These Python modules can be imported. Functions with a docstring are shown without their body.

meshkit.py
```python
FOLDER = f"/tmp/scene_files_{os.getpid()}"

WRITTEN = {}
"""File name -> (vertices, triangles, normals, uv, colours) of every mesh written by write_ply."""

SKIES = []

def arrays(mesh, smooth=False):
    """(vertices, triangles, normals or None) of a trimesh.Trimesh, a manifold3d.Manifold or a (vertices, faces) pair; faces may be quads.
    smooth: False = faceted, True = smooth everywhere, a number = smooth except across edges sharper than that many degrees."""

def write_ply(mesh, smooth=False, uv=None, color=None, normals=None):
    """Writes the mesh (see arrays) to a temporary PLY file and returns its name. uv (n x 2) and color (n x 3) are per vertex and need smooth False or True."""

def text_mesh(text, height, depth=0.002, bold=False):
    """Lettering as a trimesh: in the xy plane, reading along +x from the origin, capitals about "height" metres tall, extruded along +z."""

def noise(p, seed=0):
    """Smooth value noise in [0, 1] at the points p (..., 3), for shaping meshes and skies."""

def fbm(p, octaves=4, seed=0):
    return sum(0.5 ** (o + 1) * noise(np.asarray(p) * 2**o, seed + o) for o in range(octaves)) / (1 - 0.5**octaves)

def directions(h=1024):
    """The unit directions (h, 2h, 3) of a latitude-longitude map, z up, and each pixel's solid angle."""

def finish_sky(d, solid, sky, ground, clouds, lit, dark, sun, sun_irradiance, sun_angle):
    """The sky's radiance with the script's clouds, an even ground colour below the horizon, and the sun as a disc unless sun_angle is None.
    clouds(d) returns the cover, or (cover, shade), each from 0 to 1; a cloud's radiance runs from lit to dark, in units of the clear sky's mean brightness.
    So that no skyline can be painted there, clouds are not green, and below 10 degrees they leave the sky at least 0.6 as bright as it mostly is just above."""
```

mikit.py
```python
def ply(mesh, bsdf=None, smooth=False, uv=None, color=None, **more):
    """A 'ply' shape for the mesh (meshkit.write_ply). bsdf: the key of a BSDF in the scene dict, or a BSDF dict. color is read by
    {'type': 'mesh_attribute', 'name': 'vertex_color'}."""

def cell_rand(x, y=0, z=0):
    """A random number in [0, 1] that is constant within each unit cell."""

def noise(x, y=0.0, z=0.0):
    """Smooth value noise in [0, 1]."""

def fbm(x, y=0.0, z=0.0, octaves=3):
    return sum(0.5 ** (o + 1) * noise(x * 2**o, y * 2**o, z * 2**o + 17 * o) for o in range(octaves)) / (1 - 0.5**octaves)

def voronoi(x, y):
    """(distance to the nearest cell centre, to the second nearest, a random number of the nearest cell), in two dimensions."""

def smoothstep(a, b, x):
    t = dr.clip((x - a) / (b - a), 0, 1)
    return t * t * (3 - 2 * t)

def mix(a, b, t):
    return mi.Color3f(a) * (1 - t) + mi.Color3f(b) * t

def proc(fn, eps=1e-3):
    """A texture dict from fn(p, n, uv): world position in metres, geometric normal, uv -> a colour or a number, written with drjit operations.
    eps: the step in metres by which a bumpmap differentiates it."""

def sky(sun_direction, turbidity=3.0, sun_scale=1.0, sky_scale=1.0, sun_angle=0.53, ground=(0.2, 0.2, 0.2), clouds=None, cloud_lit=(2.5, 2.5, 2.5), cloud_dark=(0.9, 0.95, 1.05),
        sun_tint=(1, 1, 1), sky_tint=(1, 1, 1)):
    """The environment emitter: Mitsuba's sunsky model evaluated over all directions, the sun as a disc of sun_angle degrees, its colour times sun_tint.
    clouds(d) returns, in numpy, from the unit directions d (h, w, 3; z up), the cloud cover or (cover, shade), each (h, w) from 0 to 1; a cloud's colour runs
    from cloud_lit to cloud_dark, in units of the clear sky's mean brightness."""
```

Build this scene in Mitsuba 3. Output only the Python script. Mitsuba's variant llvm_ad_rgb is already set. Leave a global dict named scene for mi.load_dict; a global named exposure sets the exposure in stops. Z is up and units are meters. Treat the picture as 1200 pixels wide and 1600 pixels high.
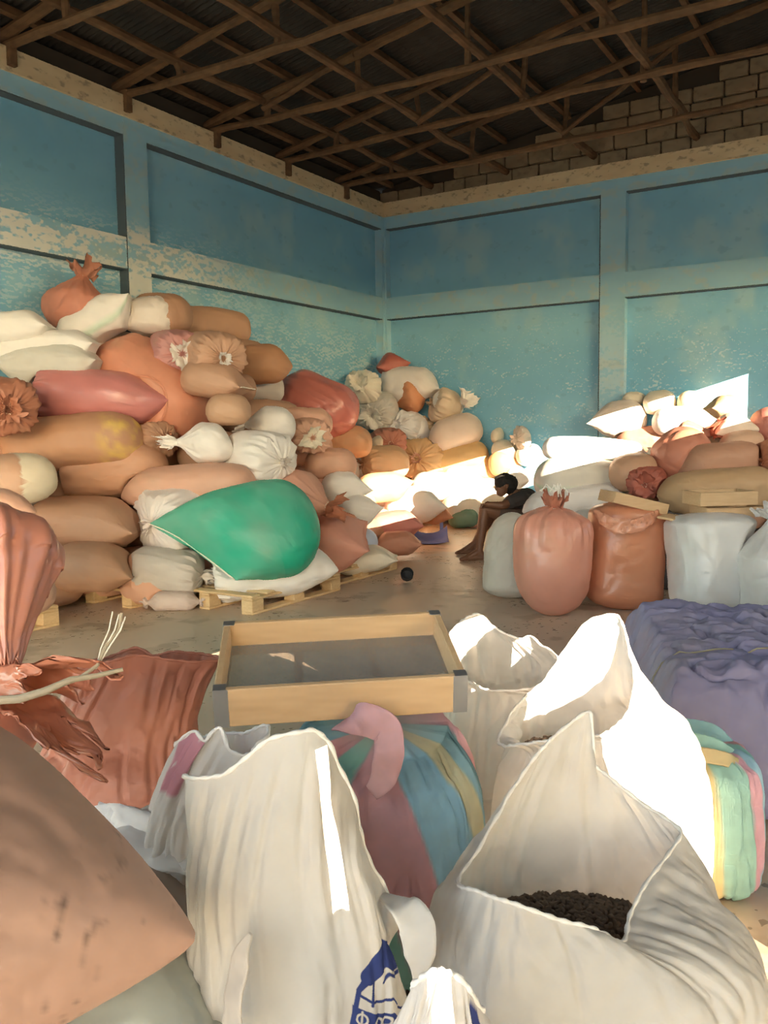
import math, random
import numpy as np, trimesh, mitsuba as mi, drjit as dr, manifold3d as m3
import mikit, meshkit
from mikit import fbm, noise, smoothstep, mix, cell_rand, voronoi
from scipy.interpolate import CubicSpline, PchipInterpolator
from shapely.geometry import Polygon, Point, LineString

random.seed(7); np.random.seed(7)
T = mi.ScalarTransform4f
scene, labels = {}, {}

# ------------------------------------------------------------------ camera, light, exposure
CAM = np.array([0, 0, 1.4])
RIGHT = np.array([0.85102005, 0.52495603, -0.01363973])
UP = np.array([-0.03746297, 0.08659891, 0.99553862])
FWD = np.array([-0.52379519, 0.84671234, -0.09336383])
F = 1340.0
scene['camera'] = {'type': 'perspective', 'fov': math.degrees(2 * math.atan(600 / F)), 'fov_axis': 'x', 'near_clip': 0.05, 'far_clip': 200.0,
                   'to_world': T().look_at(CAM.tolist(), (CAM + FWD).tolist(), UP.tolist())}
exposure = 3.6
SUN = np.array([-1.0, 0.6, -0.30]); SUN /= np.linalg.norm(SUN)          # the way the sunlight travels: low, from the right
scene['sky'] = mikit.sky((-SUN).tolist(), turbidity=4.0, sun_scale=0.0, sky_scale=4.2, ground=(0.34, 0.28, 0.22), sky_tint=(1.09, 1.0, 0.96))
scene['sun'] = {'type': 'directional', 'direction': SUN.tolist(), 'irradiance': {'type': 'rgb', 'value': [2.5, 2.05, 1.5]}}

# ------------------------------------------------------------------ helpers
def at(u, v, d):
    """The point d metres in front of the eye on the line of sight through (u, v)."""
    return CAM + (FWD + RIGHT * (u - 600) / F - UP * (v - 800) / F) * d
def floor_at(u, v, z=0.0):
    r = FWD + RIGHT * (u - 600) / F - UP * (v - 800) / F
    return CAM + r * ((z - CAM[2]) / r[2])
used = {}
def key_of(name):
    n = used.get(name, 0); used[name] = n + 1
    return name if n == 0 else f'{name}_{n:03d}'
def put(name, mesh, mat, parent=None, smooth=35, **k):
    key = key_of((parent + '__' if parent else '') + name)
    scene[key] = mikit.ply(mesh, mat, smooth=smooth, **k)
    return key
def again(name, shape, parent=None, to_world=None):
    key = key_of((parent + '__' if parent else '') + name)
    scene[key] = {**shape, **({'to_world': to_world} if to_world is not None else {})}
    return key
def tag(key, label, cat=None, group=None, kind=None):
    labels[key] = {'label': label}
    if cat: labels[key]['category'] = cat
    if group: labels[key]['group'] = group
    if kind: labels[key]['kind'] = kind
    return key
def thing(name, label, cat, group=None):
    return tag(key_of(name), label, cat, group)
def box(x0, x1, y0, y1, z0, z1):
    m = trimesh.creation.box((x1 - x0, y1 - y0, z1 - z0)); m.apply_translation(((x0 + x1) / 2, (y0 + y1) / 2, (z0 + z1) / 2)); return m
def cbox(size, c=0.004):
    """A chamfered box about the origin."""
    a = np.array(size) / 2
    pts = []
    for k in range(3):
        e = np.full(3, c); e[k] = 0
        s = a - e
        pts += [(sx * s[0], sy * s[1], sz * s[2]) for sx in (-1, 1) for sy in (-1, 1) for sz in (-1, 1)]
    return trimesh.convex.convex_hull(np.array(pts))
def frame(o, x, y, z):
    M = np.eye(4); M[:3, 0], M[:3, 1], M[:3, 2], M[:3, 3] = x, y, z, o; return M
def moved(m, M):
    m = m.copy(); m.apply_transform(M); return m
def cat(ms): return trimesh.util.concatenate(ms)
def nrm(v): v = np.asarray(v, float); return v / np.linalg.norm(v)
def tube(pts, r, n=8, closed=False):
    pts = np.asarray(pts, float); k = len(pts); r = np.broadcast_to(r, (k,))
    t = np.gradient(pts, axis=0) if not closed else np.roll(pts, -1, 0) - np.roll(pts, 1, 0)
    t /= np.linalg.norm(t, axis=1, keepdims=True) + 1e-12
    u = np.cross(t[0], [0, 0, 1.0]);  u = u if np.linalg.norm(u) > .1 else np.cross(t[0], [1.0, 0, 0]); V = []
    for i in range(k):
        u = nrm(u - t[i] * (u @ t[i])); w = np.cross(t[i], u)
        a = np.arange(n) * 2 * math.pi / n
        V.append(pts[i] + r[i] * (np.cos(a)[:, None] * u + np.sin(a)[:, None] * w))
    V = np.vstack(V); Fc = []
    for i in range(k if closed else k - 1):
        for j in range(n):
            a, b, c, d = i * n + j, i * n + (j + 1) % n, ((i + 1) % k) * n + (j + 1) % n, ((i + 1) % k) * n + j
            Fc += [(a, b, c), (a, c, d)]
    if not closed:
        V = np.vstack([V, pts[0], pts[-1]])
        for j in range(n):
            Fc += [(len(V) - 2, (j + 1) % n, j), (len(V) - 1, (k - 1) * n + j, (k - 1) * n + (j + 1) % n)]
    return trimesh.Trimesh(V, Fc, process=False)
def grid_faces(n, m, wrap):
    """Faces of an n x m grid of vertices, closed along the second way if wrap."""
    i, j = np.meshgrid(np.arange(n - 1), np.arange(m if wrap else m - 1), indexing='ij'); j2 = (j + 1) % m
    a, b, c, d = i * m + j, i * m + j2, (i + 1) * m + j2, (i + 1) * m + j
    return np.vstack([np.stack([a, b, c], -1).reshape(-1, 3), np.stack([a, c, d], -1).reshape(-1, 3)])
def nz(p, f, seed=0, octaves=3): return meshkit.fbm(np.asarray(p) * f, octaves, seed) - 0.5
def ridge(p, f, seed=0): return 1 - np.abs(2 * meshkit.fbm(np.asarray(p) * f, 2, seed) - 1)
def normals_of(V, Fc):
    fn = np.cross(V[Fc[:, 1]] - V[Fc[:, 0]], V[Fc[:, 2]] - V[Fc[:, 0]]); N = np.zeros_like(V)
    for k in range(3): np.add.at(N, Fc[:, k], fn)
    return N / (np.linalg.norm(N, axis=1, keepdims=True) + 1e-12)

# ------------------------------------------------------------------ materials
def rgb(c): return {'type': 'rgb', 'value': list(map(float, c))}
VC = {'type': 'mesh_attribute', 'name': 'vertex_color'}
def P(color, rough=0.6, **k):
    return {'type': 'twosided', 'b': {'type': 'principled', 'base_color': color if isinstance(color, dict) else rgb(color), 'roughness': rough, **k}}
def wrinkles(p, n, uv):
    return fbm(p.x * 22, p.y * 22, p.z * 22, 3)
def weave(p, n, uv):
    return 0.5 * dr.sin(uv.x * 2200) * dr.sin(uv.y * 2200)
scene['sack_cloth'] = {'type': 'twosided', 'b': {'type': 'bumpmap', 't': mikit.proc(wrinkles, 2e-3), 'scale': 0.006,
                       'b': {'type': 'principled', 'base_color': VC, 'roughness': 0.5, 'specular': 0.35}}}
scene['glossy_sack_cloth'] = {'type': 'twosided', 'b': {'type': 'bumpmap', 't': mikit.proc(wrinkles, 2e-3), 'scale': 0.004,
                       'b': {'type': 'principled', 'base_color': VC, 'roughness': 0.3, 'specular': 0.55}}}
def woven(p, n, uv):
    return dr.abs(dr.sin(uv.x * 700)) * dr.select(dr.sin(uv.y * 700) > 0, 1.0, 0.55)
scene['woven_cloth'] = {'type': 'twosided', 'b': {'type': 'bumpmap', 't': mikit.proc(woven, 5e-4), 'scale': 0.004,
                       'b': {'type': 'principled', 'base_color': VC, 'roughness': 0.55, 'specular': 0.35}}}
def creases(p, n, uv):
    a = fbm(p.x * 13, p.y * 13, p.z * 7, 3); b = fbm(p.x * 34 + 5, p.y * 34, p.z * 20, 2)
    return 0.8 * dr.abs(2 * a - 1) + 0.35 * dr.abs(2 * b - 1) + 0.05 * dr.sin(uv.x * 1500) * dr.sin(uv.y * 1500)
def thin(color): return {'type': 'bumpmap', 't': mikit.proc(creases, 2e-3), 'scale': 0.012, 'b': {'type': 'principledthin', 'base_color': color, 'roughness': 0.5, 'diff_trans': 0.75, 'spec_trans': 0.0, 'eta': 1.3}}
scene['thin_cloth'] = thin(VC)
EM = [[-4757.0, 11397.7, -90.7, -5601.1, -171.2, -99.3], [12694.8, -21800.6, -6772.0, 11468.4, 3846.4, 1150.5]]
def emblem(p, n, uv):
    """Blue print of the tall white sack: a domed roof over paned windows and a lettered band, in the cloth's own coordinates."""
    u, v = uv.x, uv.y
    X = EM[0][0] + EM[0][1] * u + EM[0][2] * v + EM[0][3] * u * u + EM[0][4] * u * v + EM[0][5] * v * v
    Y = EM[1][0] + EM[1][1] * u + EM[1][2] * v + EM[1][3] * u * u + EM[1][4] * u * v + EM[1][5] * v * v
    def stroke(ax, ay, bx, by, ra, rb):
        t = dr.clip(((X - ax) * (bx - ax) + (Y - ay) * (by - ay)) / ((bx - ax) ** 2 + (by - ay) ** 2), 0, 1)
        d = dr.sqrt(dr.square(X - ax - t * (bx - ax)) + dr.square(Y - ay - t * (by - ay)))
        return 1 - smoothstep(-2.5, 2.5, d - (ra + (rb - ra) * t))
    def ring(cx, cy, rx, ry, w):
        return 1 - smoothstep(-2, 2, dr.abs(dr.sqrt(dr.square((X - cx) / rx) + dr.square((Y - cy) / ry)) - 1) * min(rx, ry) - w)
    m = mi.Float(0)
    for q in ((875, 815, 805, 900, 26, 40), (805, 900, 738, 952, 40, 34), (738, 952, 702, 1005, 20, 10), (702, 1005, 683, 1140, 9, 8), (683, 1140, 690, 1400, 8, 8), (755, 975, 750, 1058, 5, 5), (698, 1020, 750, 1046, 5, 5), (750, 1046, 900, 1064, 5, 5), (884, 850, 872, 1062, 5, 5), (790, 990, 884, 880, 5, 5)):
        m = dr.maximum(m, stroke(*q))
    band = smoothstep(0, 4, Y - (1066 + .26 * (X - 690))) * smoothstep(678, 684, X) * (1 - smoothstep(0, 4, Y - (1160 + .26 * (X - 690))))
    ink = dr.maximum(dr.maximum(ring(716, 1112, 19, 19, 4), stroke(716, 1084, 714, 1146, 4, 4)), dr.maximum(dr.maximum(ring(776, 1122, 13, 14, 4), ring(804, 1126, 13, 14, 4)), dr.maximum(stroke(764, 1122, 764, 1150, 4, 4), stroke(840, 1112, 838, 1160, 4, 4))))
    return dr.clip(dr.maximum(m, band * (1 - ink)), 0, 1) * smoothstep(.6, .66, u) * (1 - smoothstep(.985, .995, u))
def printed(p, n, uv):
    c = mix((.72, .68, .63), (.60, .54, .47), smoothstep(.5, .8, fbm(p.x * 7, p.y * 7, p.z * 5, 3)))
    return mix(c, (.05, .07, .22), emblem(p, n, uv))
scene['printed_cloth'] = thin(mikit.proc(printed))
def vc_const(m, c, amp=0.06, f=9, seed=0):
    V = np.asarray(m.vertices); n = nz(V, f, seed)
    return np.clip(np.asarray(c)[None] * (1 + amp * 4 * n[:, None]), 0, 1)

BLUE = (0.19, 0.445, 0.615)
def paint(peel_lo, peel_hi, where):
    def fn(p, n, uv):
        big = fbm(p.x * 0.7 + 3, p.y * 0.7, p.z * 0.9, 3)
        c = mix(BLUE, (0.235, 0.505, 0.675), smoothstep(0.35, 0.7, big))
        c = mix(c, (0.38, 0.56, 0.60), 0.5 * smoothstep(0.5, 0.75, fbm(p.x * 2.1, p.y * 2.1, p.z * 1.3 + 7, 4)))
        c = mix(c, (0.15, 0.34, 0.46), 0.3 * smoothstep(0.64, 0.78, fbm(p.x * 9, p.y * 9, p.z * 9, 3)))
        e = fbm(p.x * 5 + 11, p.y * 5, p.z * 7, 4)
        s = fbm(p.x * 40, p.y * 22, p.z * 40, 3)
        w = where(p)
        c = mix(c, (0.50, 0.57, 0.57), 0.55 * smoothstep(0.5, 1.0, w) * smoothstep(0.3, 0.6, fbm(p.x * 3, p.y * 3, p.z * 3 + 4, 4)))
        c = mix(c, (0.64, 0.73, 0.75), w * smoothstep(peel_lo, peel_hi, 0.42 * e + 0.58 * s))
        return c
    return fn
def lower_peel(p):
    band = dr.exp(-dr.square((p.z - 3.3) / 0.28)) * smoothstep(9.6, 6.8, p.y)
    low = smoothstep(3.25, 2.5, p.z) * 0.38
    return dr.clip(band * 1.1 + low, 0, 1)
def little_peel(p):
    return 0.5 * smoothstep(3.3, 2.2, p.z)
scene['paint_left'] = P(mikit.proc(paint(0.50, 0.58, lower_peel)), 0.75)
scene['paint_back'] = P(mikit.proc(paint(0.60, 0.68, little_peel)), 0.75)
def band_paint(where):
    def fn(p, n, uv):
        c = mix((0.235, 0.475, 0.62), (0.32, 0.55, 0.655), fbm(p.x * 1.5, p.y * 1.5, p.z * 3, 3))
        c = mix(c, (0.40, 0.50, 0.50), 0.6 * smoothstep(0.5, 0.7, fbm(p.x * 7, p.y * 7, p.z * 7, 4)))
        return mix(c, (0.66, 0.70, 0.68), where(p) * smoothstep(0.40, 0.52, 0.5 * fbm(p.x * 4 + 2, p.y * 4, p.z * 6, 4) + 0.5 * fbm(p.x * 26, p.y * 22, p.z * 26, 3)))
    return fn
scene['band_left'] = P(mikit.proc(band_paint(lambda p: smoothstep(9.2, 6.9, p.y) * smoothstep(3.75, 3.5, p.z))), 0.75)
scene['band_back'] = P(mikit.proc(band_paint(lambda p: mi.Float(0.0) + 0.25 * smoothstep(3.4, 2.0, p.z))), 0.75)
def cream_fn(p, n, uv):
    c = mix((0.52, 0.40, 0.24), (0.64, 0.53, 0.35), fbm(p.x * 3, p.y * 3, p.z * 9, 3))
    return mix(c, (0.26, 0.20, 0.13), 0.7 * smoothstep(0.55, 0.75, fbm(p.x * 14, p.y * 14, p.z * 20, 3)))
scene['cream_plaster'] = P(mikit.proc(cream_fn), 0.85)
def block_fn(p, n, uv):
    c = mix((0.22, 0.16, 0.10), (0.34, 0.26, 0.17), fbm(p.x * 5, p.y * 5, p.z * 7, 3))
    return mix(c, (0.18, 0.13, 0.09), 0.6 * smoothstep(0.5, 0.8, fbm(p.x * 16, p.y * 16, p.z * 16, 3)))
scene['block_stone'] = P(mikit.proc(block_fn), 0.9)
scene['painted_shade'] = P((0.08, 0.115, 0.135), 0.95)  # dark tone that stands in for shade along the recess edges
scene['mortar'] = P((0.06, 0.046, 0.033), 0.95)
def floor_fn(p, n, uv):
    c = mix((0.46, 0.33, 0.23), (0.56, 0.44, 0.33), fbm(p.x * 0.9, p.y * 0.9, 0, 4))
    c = mix(c, (0.62, 0.36, 0.18), 0.75 * smoothstep(7.2, 9.0, p.y) * smoothstep(0.3, 0.6, fbm(p.x * 2, p.y * 2, 3, 3)))  # orange glare of the far floor, painted into its colour
    c = mix(c, (0.20, 0.13, 0.08), 0.35 * smoothstep(0.58, 0.8, fbm(p.x * 5, p.y * 5, 9, 4)))
    c = mix(c, (0.12, 0.08, 0.05), 0.6 * smoothstep(0.84, 0.88, noise(p.x * 38, p.y * 38, 2)) * smoothstep(0.45, 0.6, noise(p.x * 2.2, p.y * 2.2, 5)))
    return c
def floor_bump(p, n, uv): return fbm(p.x * 8, p.y * 8, 0, 4)
scene['concrete_floor'] = {'type': 'twosided', 'b': {'type': 'bumpmap', 't': mikit.proc(floor_bump, 4e-3), 'scale': 0.012,
        'b': {'type': 'principled', 'base_color': mikit.proc(floor_fn), 'roughness': 0.42, 'specular': 0.5}}}
scene['yard_earth'] = P((0.42, 0.31, 0.22), 0.95)
scene['plain_wall'] = P((0.30, 0.42, 0.46), 0.85)
def wood_fn(a, b, f=30):
    def fn(p, n, uv):
        g = fbm(p.x * 4 + p.z * 3, p.y * 4, p.z * f, 3)
        h = noise((p.x + p.y) * 9, (p.x - p.y) * f * 2, p.z * f * 3)
        return mix(a, b, dr.clip(0.7 * g + 0.35 * h, 0, 1))
    return fn
scene['pale_wood'] = P(mikit.proc(wood_fn((0.48, 0.30, 0.155), (0.62, 0.43, 0.25))), 0.6)
scene['pallet_wood'] = P(mikit.proc(wood_fn((0.50, 0.33, 0.17), (0.68, 0.50, 0.28))), 0.75)
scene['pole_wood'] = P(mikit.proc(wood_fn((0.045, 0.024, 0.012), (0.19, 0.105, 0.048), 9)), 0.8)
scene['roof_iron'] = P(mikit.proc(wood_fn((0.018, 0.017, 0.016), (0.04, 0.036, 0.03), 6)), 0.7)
scene['zinc'] = P((0.55, 0.56, 0.58), 0.35, metallic=0.85)
scene['screen_wire'] = P((0.33, 0.33, 0.33), 0.45, metallic=0.6)
scene['string'] = P((0.72, 0.66, 0.55), 0.8)
scene['white_string'] = P((0.80, 0.77, 0.72), 0.7)
scene['dark_string'] = P((0.36, 0.29, 0.20), 0.8)
scene['bean_dark'] = P(mikit.proc(lambda p, n, uv: mix((0.035, 0.02, 0.012), (0.11, 0.065, 0.038), noise(p.x * 120, p.y * 120, p.z * 120))), 0.6)
scene['blue_plastic'] = P((0.17, 0.21, 0.48), 0.4)
scene['skin'] = P((0.16, 0.075, 0.042), 0.5)
scene['hair'] = P((0.012, 0.010, 0.009), 0.8)
scene['dark_shirt'] = P((0.045, 0.04, 0.038), 0.85)
scene['brown_shorts'] = P((0.10, 0.065, 0.05), 0.85)
scene['rubber'] = P((0.02, 0.02, 0.022), 0.5)

# ------------------------------------------------------------------ the room
XL, YB, XR, YF = -7.35, 11.91, 3.5, -3.6          # left, back, right and front walls
ZC, ZT = 4.74, 4.95                                # underside and top of the cream ring beam
M0, M1, PT = 3.17, 3.50, 4.56                      # middle beam, top of the panels
def struct(key): labels[key] = {'kind': 'structure', 'label': labels.get(key, {}).get('label', key.replace('_', ' '))}; return key
def rough_box(x0, x1, y0, y1, z0, z1, seed=0): return box(x0, x1, y0, y1, z0, z1)
floor = tag(put('floor', box(XL - .3, XR + .1, YF, YB + .3, -0.2, 0), 'concrete_floor', smooth=False), 'brown dusty concrete warehouse floor', kind='structure')
tag(put('ground', box(-60, 60, -60, 60, -0.6, -0.2), 'yard_earth', smooth=False), 'bare earth yard outside', kind='structure')
tag(put('wall_left', box(XL - .3, XL, YF, YB + .3, 0, ZC), 'paint_left', smooth=False), 'peeling blue painted wall with raised bands behind the sack heap', kind='structure')
PROUD = 0.13
for y0, y1 in ((11.72, YB), (6.555, 6.875), (1.9, 2.2), (-2.6, -2.3)):
    put('pilaster', box(XL, XL + PROUD, y0, y1, 0, ZC), 'band_left', 'wall_left', smooth=False)
for z0, z1, nm in ((M0, M1, 'middle_band'), (PT, ZC, 'top_band')):
    put(nm, box(XL, XL + PROUD - .006, YF, YB, z0, z1), 'band_left', 'wall_left', smooth=False)
for z0 in (M0, PT): put('dark_reveal', box(XL, XL + PROUD - .012, YF, YB - PROUD, z0 - .012, z0), 'painted_shade', 'wall_left', smooth=False)  # thin dark strips added as painted shade below the bands
for y0 in (6.555, 1.9, -2.6): put('dark_reveal', box(XL, XL + PROUD - .004, y0 - .012, y0, 0, PT), 'painted_shade', 'wall_left', smooth=False)
put('ring_beam', box(XL - .3, XL + PROUD + .03, YF, YB, ZC, ZT), 'cream_plaster', 'wall_left', smooth=False)
put('eave_fill', box(XL - .3, XL, YF, YB, ZT, 5.18), "mortar", 'wall_left', smooth=False)
tag(put('wall_back', box(XL, XR, YB, YB + .3, 0, ZC), 'paint_back', smooth=False), 'blue painted end wall with raised bands under a block gable', kind='structure')
for x0, x1 in ((XL, XL + .16), (-3.754, -3.412), (0.1, 0.45), (3.2, 3.5)):
    put('pilaster', box(x0, x1, YB - PROUD, YB, 0, ZC), 'band_back', 'wall_back', smooth=False)
for z0, z1, nm in ((M0, M1, 'middle_band'), (PT, ZC, 'top_band')):
    put(nm, box(XL, XR, YB - PROUD + .006, YB, z0, z1), 'band_back', 'wall_back', smooth=False)
for z0 in (M0, PT): put('dark_reveal', box(XL, XR, YB - PROUD + .012, YB, z0 - .012, z0), 'painted_shade', 'wall_back', smooth=False)  # same painted shade strips on the end wall
for x0 in (-3.754, .1): put('dark_reveal', box(x0 - .014, x0, YB - PROUD + .004, YB, 0, PT), 'painted_shade', 'wall_back', smooth=False)
put('ring_beam', box(XL, XR, YB - PROUD - .03, YB + .3, ZC, ZT), 'cream_plaster', 'wall_back', smooth=False)
RZ0, RS = 5.08, 0.165
def roof_z(x): return RZ0 + RS * (x - XL)
put('gable', trimesh.creation.extrude_polygon(Polygon([(XL, ZT), (XR, ZT), (XR, roof_z(XR) + .13), (XL, roof_z(XL) + .13)]), 0.2, engine='earcut').apply_transform(
    frame([0, YB + .25, 0], [1, 0, 0], [0, 0, 1], [0, -1, 0])), 'mortar', 'wall_back', smooth=False)
rng = np.random.default_rng(3)
row, z = 0, ZT + .01
while z < roof_z(XR) + .1:
    x = XL - rng.uniform(0, .4)
    while x < XR:
        w, h = rng.uniform(.34, .46), .2
        x0, x1 = max(x, XL), min(x + w, XR) - .018
        if x1 - x0 > .08 and z + h < roof_z(x0) + 0.1:
            b = cbox((x1 - x0, .12, h - .018), .012)
            b.apply_translation(((x0 + x1) / 2, YB + .05 - .02 * rng.uniform(), z + h / 2))
            put('block', b, 'block_stone', 'wall_back', smooth=False)
        x += w
    z += .2
# right wall with two wide doorways that let the low sun in; front wall open behind the camera
HD = 3.95
D1, H1 = (-0.42, 0.13), 2.2                        # a doorway beside the viewer, a narrow slit next to it, and a long high window
GAP, H2 = (-1.54, -1.475), 2.2
WIN, WZ = (2.5, 8.7), (2.92, 3.70)
tag(put('wall_right', box(XR, XR + .06, YF, GAP[0], 0, HD), 'plain_wall', smooth=False), 'plain wall with a doorway and a long high window outside the picture', kind='structure')
for y0, y1, z0, z1 in ((GAP[1], D1[0], 0, HD), (GAP[0], GAP[1], H2, HD), (D1[0], D1[1], H1, HD), (D1[1], WIN[0], 0, HD), (WIN[0], WIN[1], 0, WZ[0]), (WIN[0], WIN[1], WZ[1], HD), (WIN[1], YB, 0, HD)):
    put('pier', box(XR, XR + .06, y0, y1, z0, z1), 'plain_wall', 'wall_right', smooth=False)
put('lintel', box(XR, XR + .3, YF, YB, HD, roof_z(XR) + .3), 'plain_wall', 'wall_right', smooth=False)
tag(put('wall_front', cat([box(XL, -4.6, YF - .3, YF, 0, 5.0), box(2.8, XR, YF - .3, YF, 0, 5.0), box(XL, XR, YF - .3, YF, 4.3, 7.2)]), 'plain_wall', smooth=False), 'plain front wall with a wide entrance behind the viewer', kind='structure')
# roof: corrugated sheets on purlins on pole trusses
roof_n = np.array([-RS, 0, 1]) / math.hypot(RS, 1)
def sheet_mesh(w, l):
    xs = np.linspace(-w / 2, w / 2, 61); zz = .018 * np.cos(xs / .076 * 2 * math.pi)
    V = np.array([(x, y, z) for y in (-l / 2, l / 2) for x, z in zip(xs, zz)] + [(x, y, z + .003) for y in (-l / 2, l / 2) for x, z in zip(xs, zz)])
    f = grid_faces(2, 61, False)
    return trimesh.Trimesh(V, np.vstack([f, f[:, ::-1] + 122]), process=False)
SM = sheet_mesh(.92, 2.9)
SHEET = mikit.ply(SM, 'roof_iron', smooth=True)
ceiling = 'ceiling'
tag(ceiling, 'dark corrugated iron roof above the pole trusses', kind='structure')
dirx = nrm([1, 0, RS])
for i in range(18):
    for j in range(4):
        xc = XL - .4 + 1.35 + j * 2.75; yc = YF + .3 + i * .885
        M = frame([xc, yc, roof_z(xc) + .15 + .008 * (j % 2) + .005 * (i % 2)], [0, 1, 0], -dirx, roof_n)
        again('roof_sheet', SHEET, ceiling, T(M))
rng = np.random.default_rng(11)
def pole(a, b, r, seed, bend=.03):
    a, b = np.array(a, float), np.array(b, float); n = max(4, int(np.linalg.norm(b - a) / .3))
    t = np.linspace(0, 1, n)[:, None]; p = a + (b - a) * t
    rg = np.random.default_rng(seed); off = np.cumsum(rg.normal(size=(n, 3)), 0) * bend / math.sqrt(n); off -= off[0] + (off[-1] - off[0]) * t
    return tube(p + off, r * (1 + .12 * rg.normal(size=n).clip(-1.5, 1.5)), 8)
TIES = [-6.43, -5.185, -3.89, -2.54, -1.2, .15, 1.5, 2.8]
CH = 5.03
tr_y = [2.5, 3.85, 5.22, 6.585, 7.95, 9.31, 10.68]
words_ = ['first truss from the block gable', 'second truss from the block gable', 'third truss from the block gable', 'fourth truss from the block gable', 'fifth truss from the block gable', 'sixth truss from the block gable', 'seventh truss from the block gable']
for k, y in enumerate(tr_y[::-1]):
    t = thing('roof_truss', f'brown pole roof truss, {words_[k]}', 'truss', 'pole roof trusses')
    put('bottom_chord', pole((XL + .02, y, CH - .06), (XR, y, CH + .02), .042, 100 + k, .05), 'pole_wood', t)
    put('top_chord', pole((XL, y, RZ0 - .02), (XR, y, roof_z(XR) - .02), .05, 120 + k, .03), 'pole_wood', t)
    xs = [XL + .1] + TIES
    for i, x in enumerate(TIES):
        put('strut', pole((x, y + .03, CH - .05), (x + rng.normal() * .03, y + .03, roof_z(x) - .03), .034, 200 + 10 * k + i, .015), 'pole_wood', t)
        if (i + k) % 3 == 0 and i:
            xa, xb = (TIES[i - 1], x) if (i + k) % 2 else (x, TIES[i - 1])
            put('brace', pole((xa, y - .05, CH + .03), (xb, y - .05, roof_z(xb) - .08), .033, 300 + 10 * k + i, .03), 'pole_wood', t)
    put('foot_block', cbox((.1, .08, .22)).apply_translation((XL + .16, y, ZT - .06)), 'pole_wood', t)
for i, x in enumerate(TIES):
    put_key = put('roof_tie', pole((x, 1.0, CH + .09), (x, YB - .02, CH + .09), .046, 400 + i, .06), 'pole_wood')
    tag(put_key, f'long round pole tying the trusses, {["first", "second", "third", "fourth", "fifth", "sixth", "seventh", "eighth"][i]} from the side wall with peeling blue paint', 'roof pole', 'poles running across the trusses')
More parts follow.
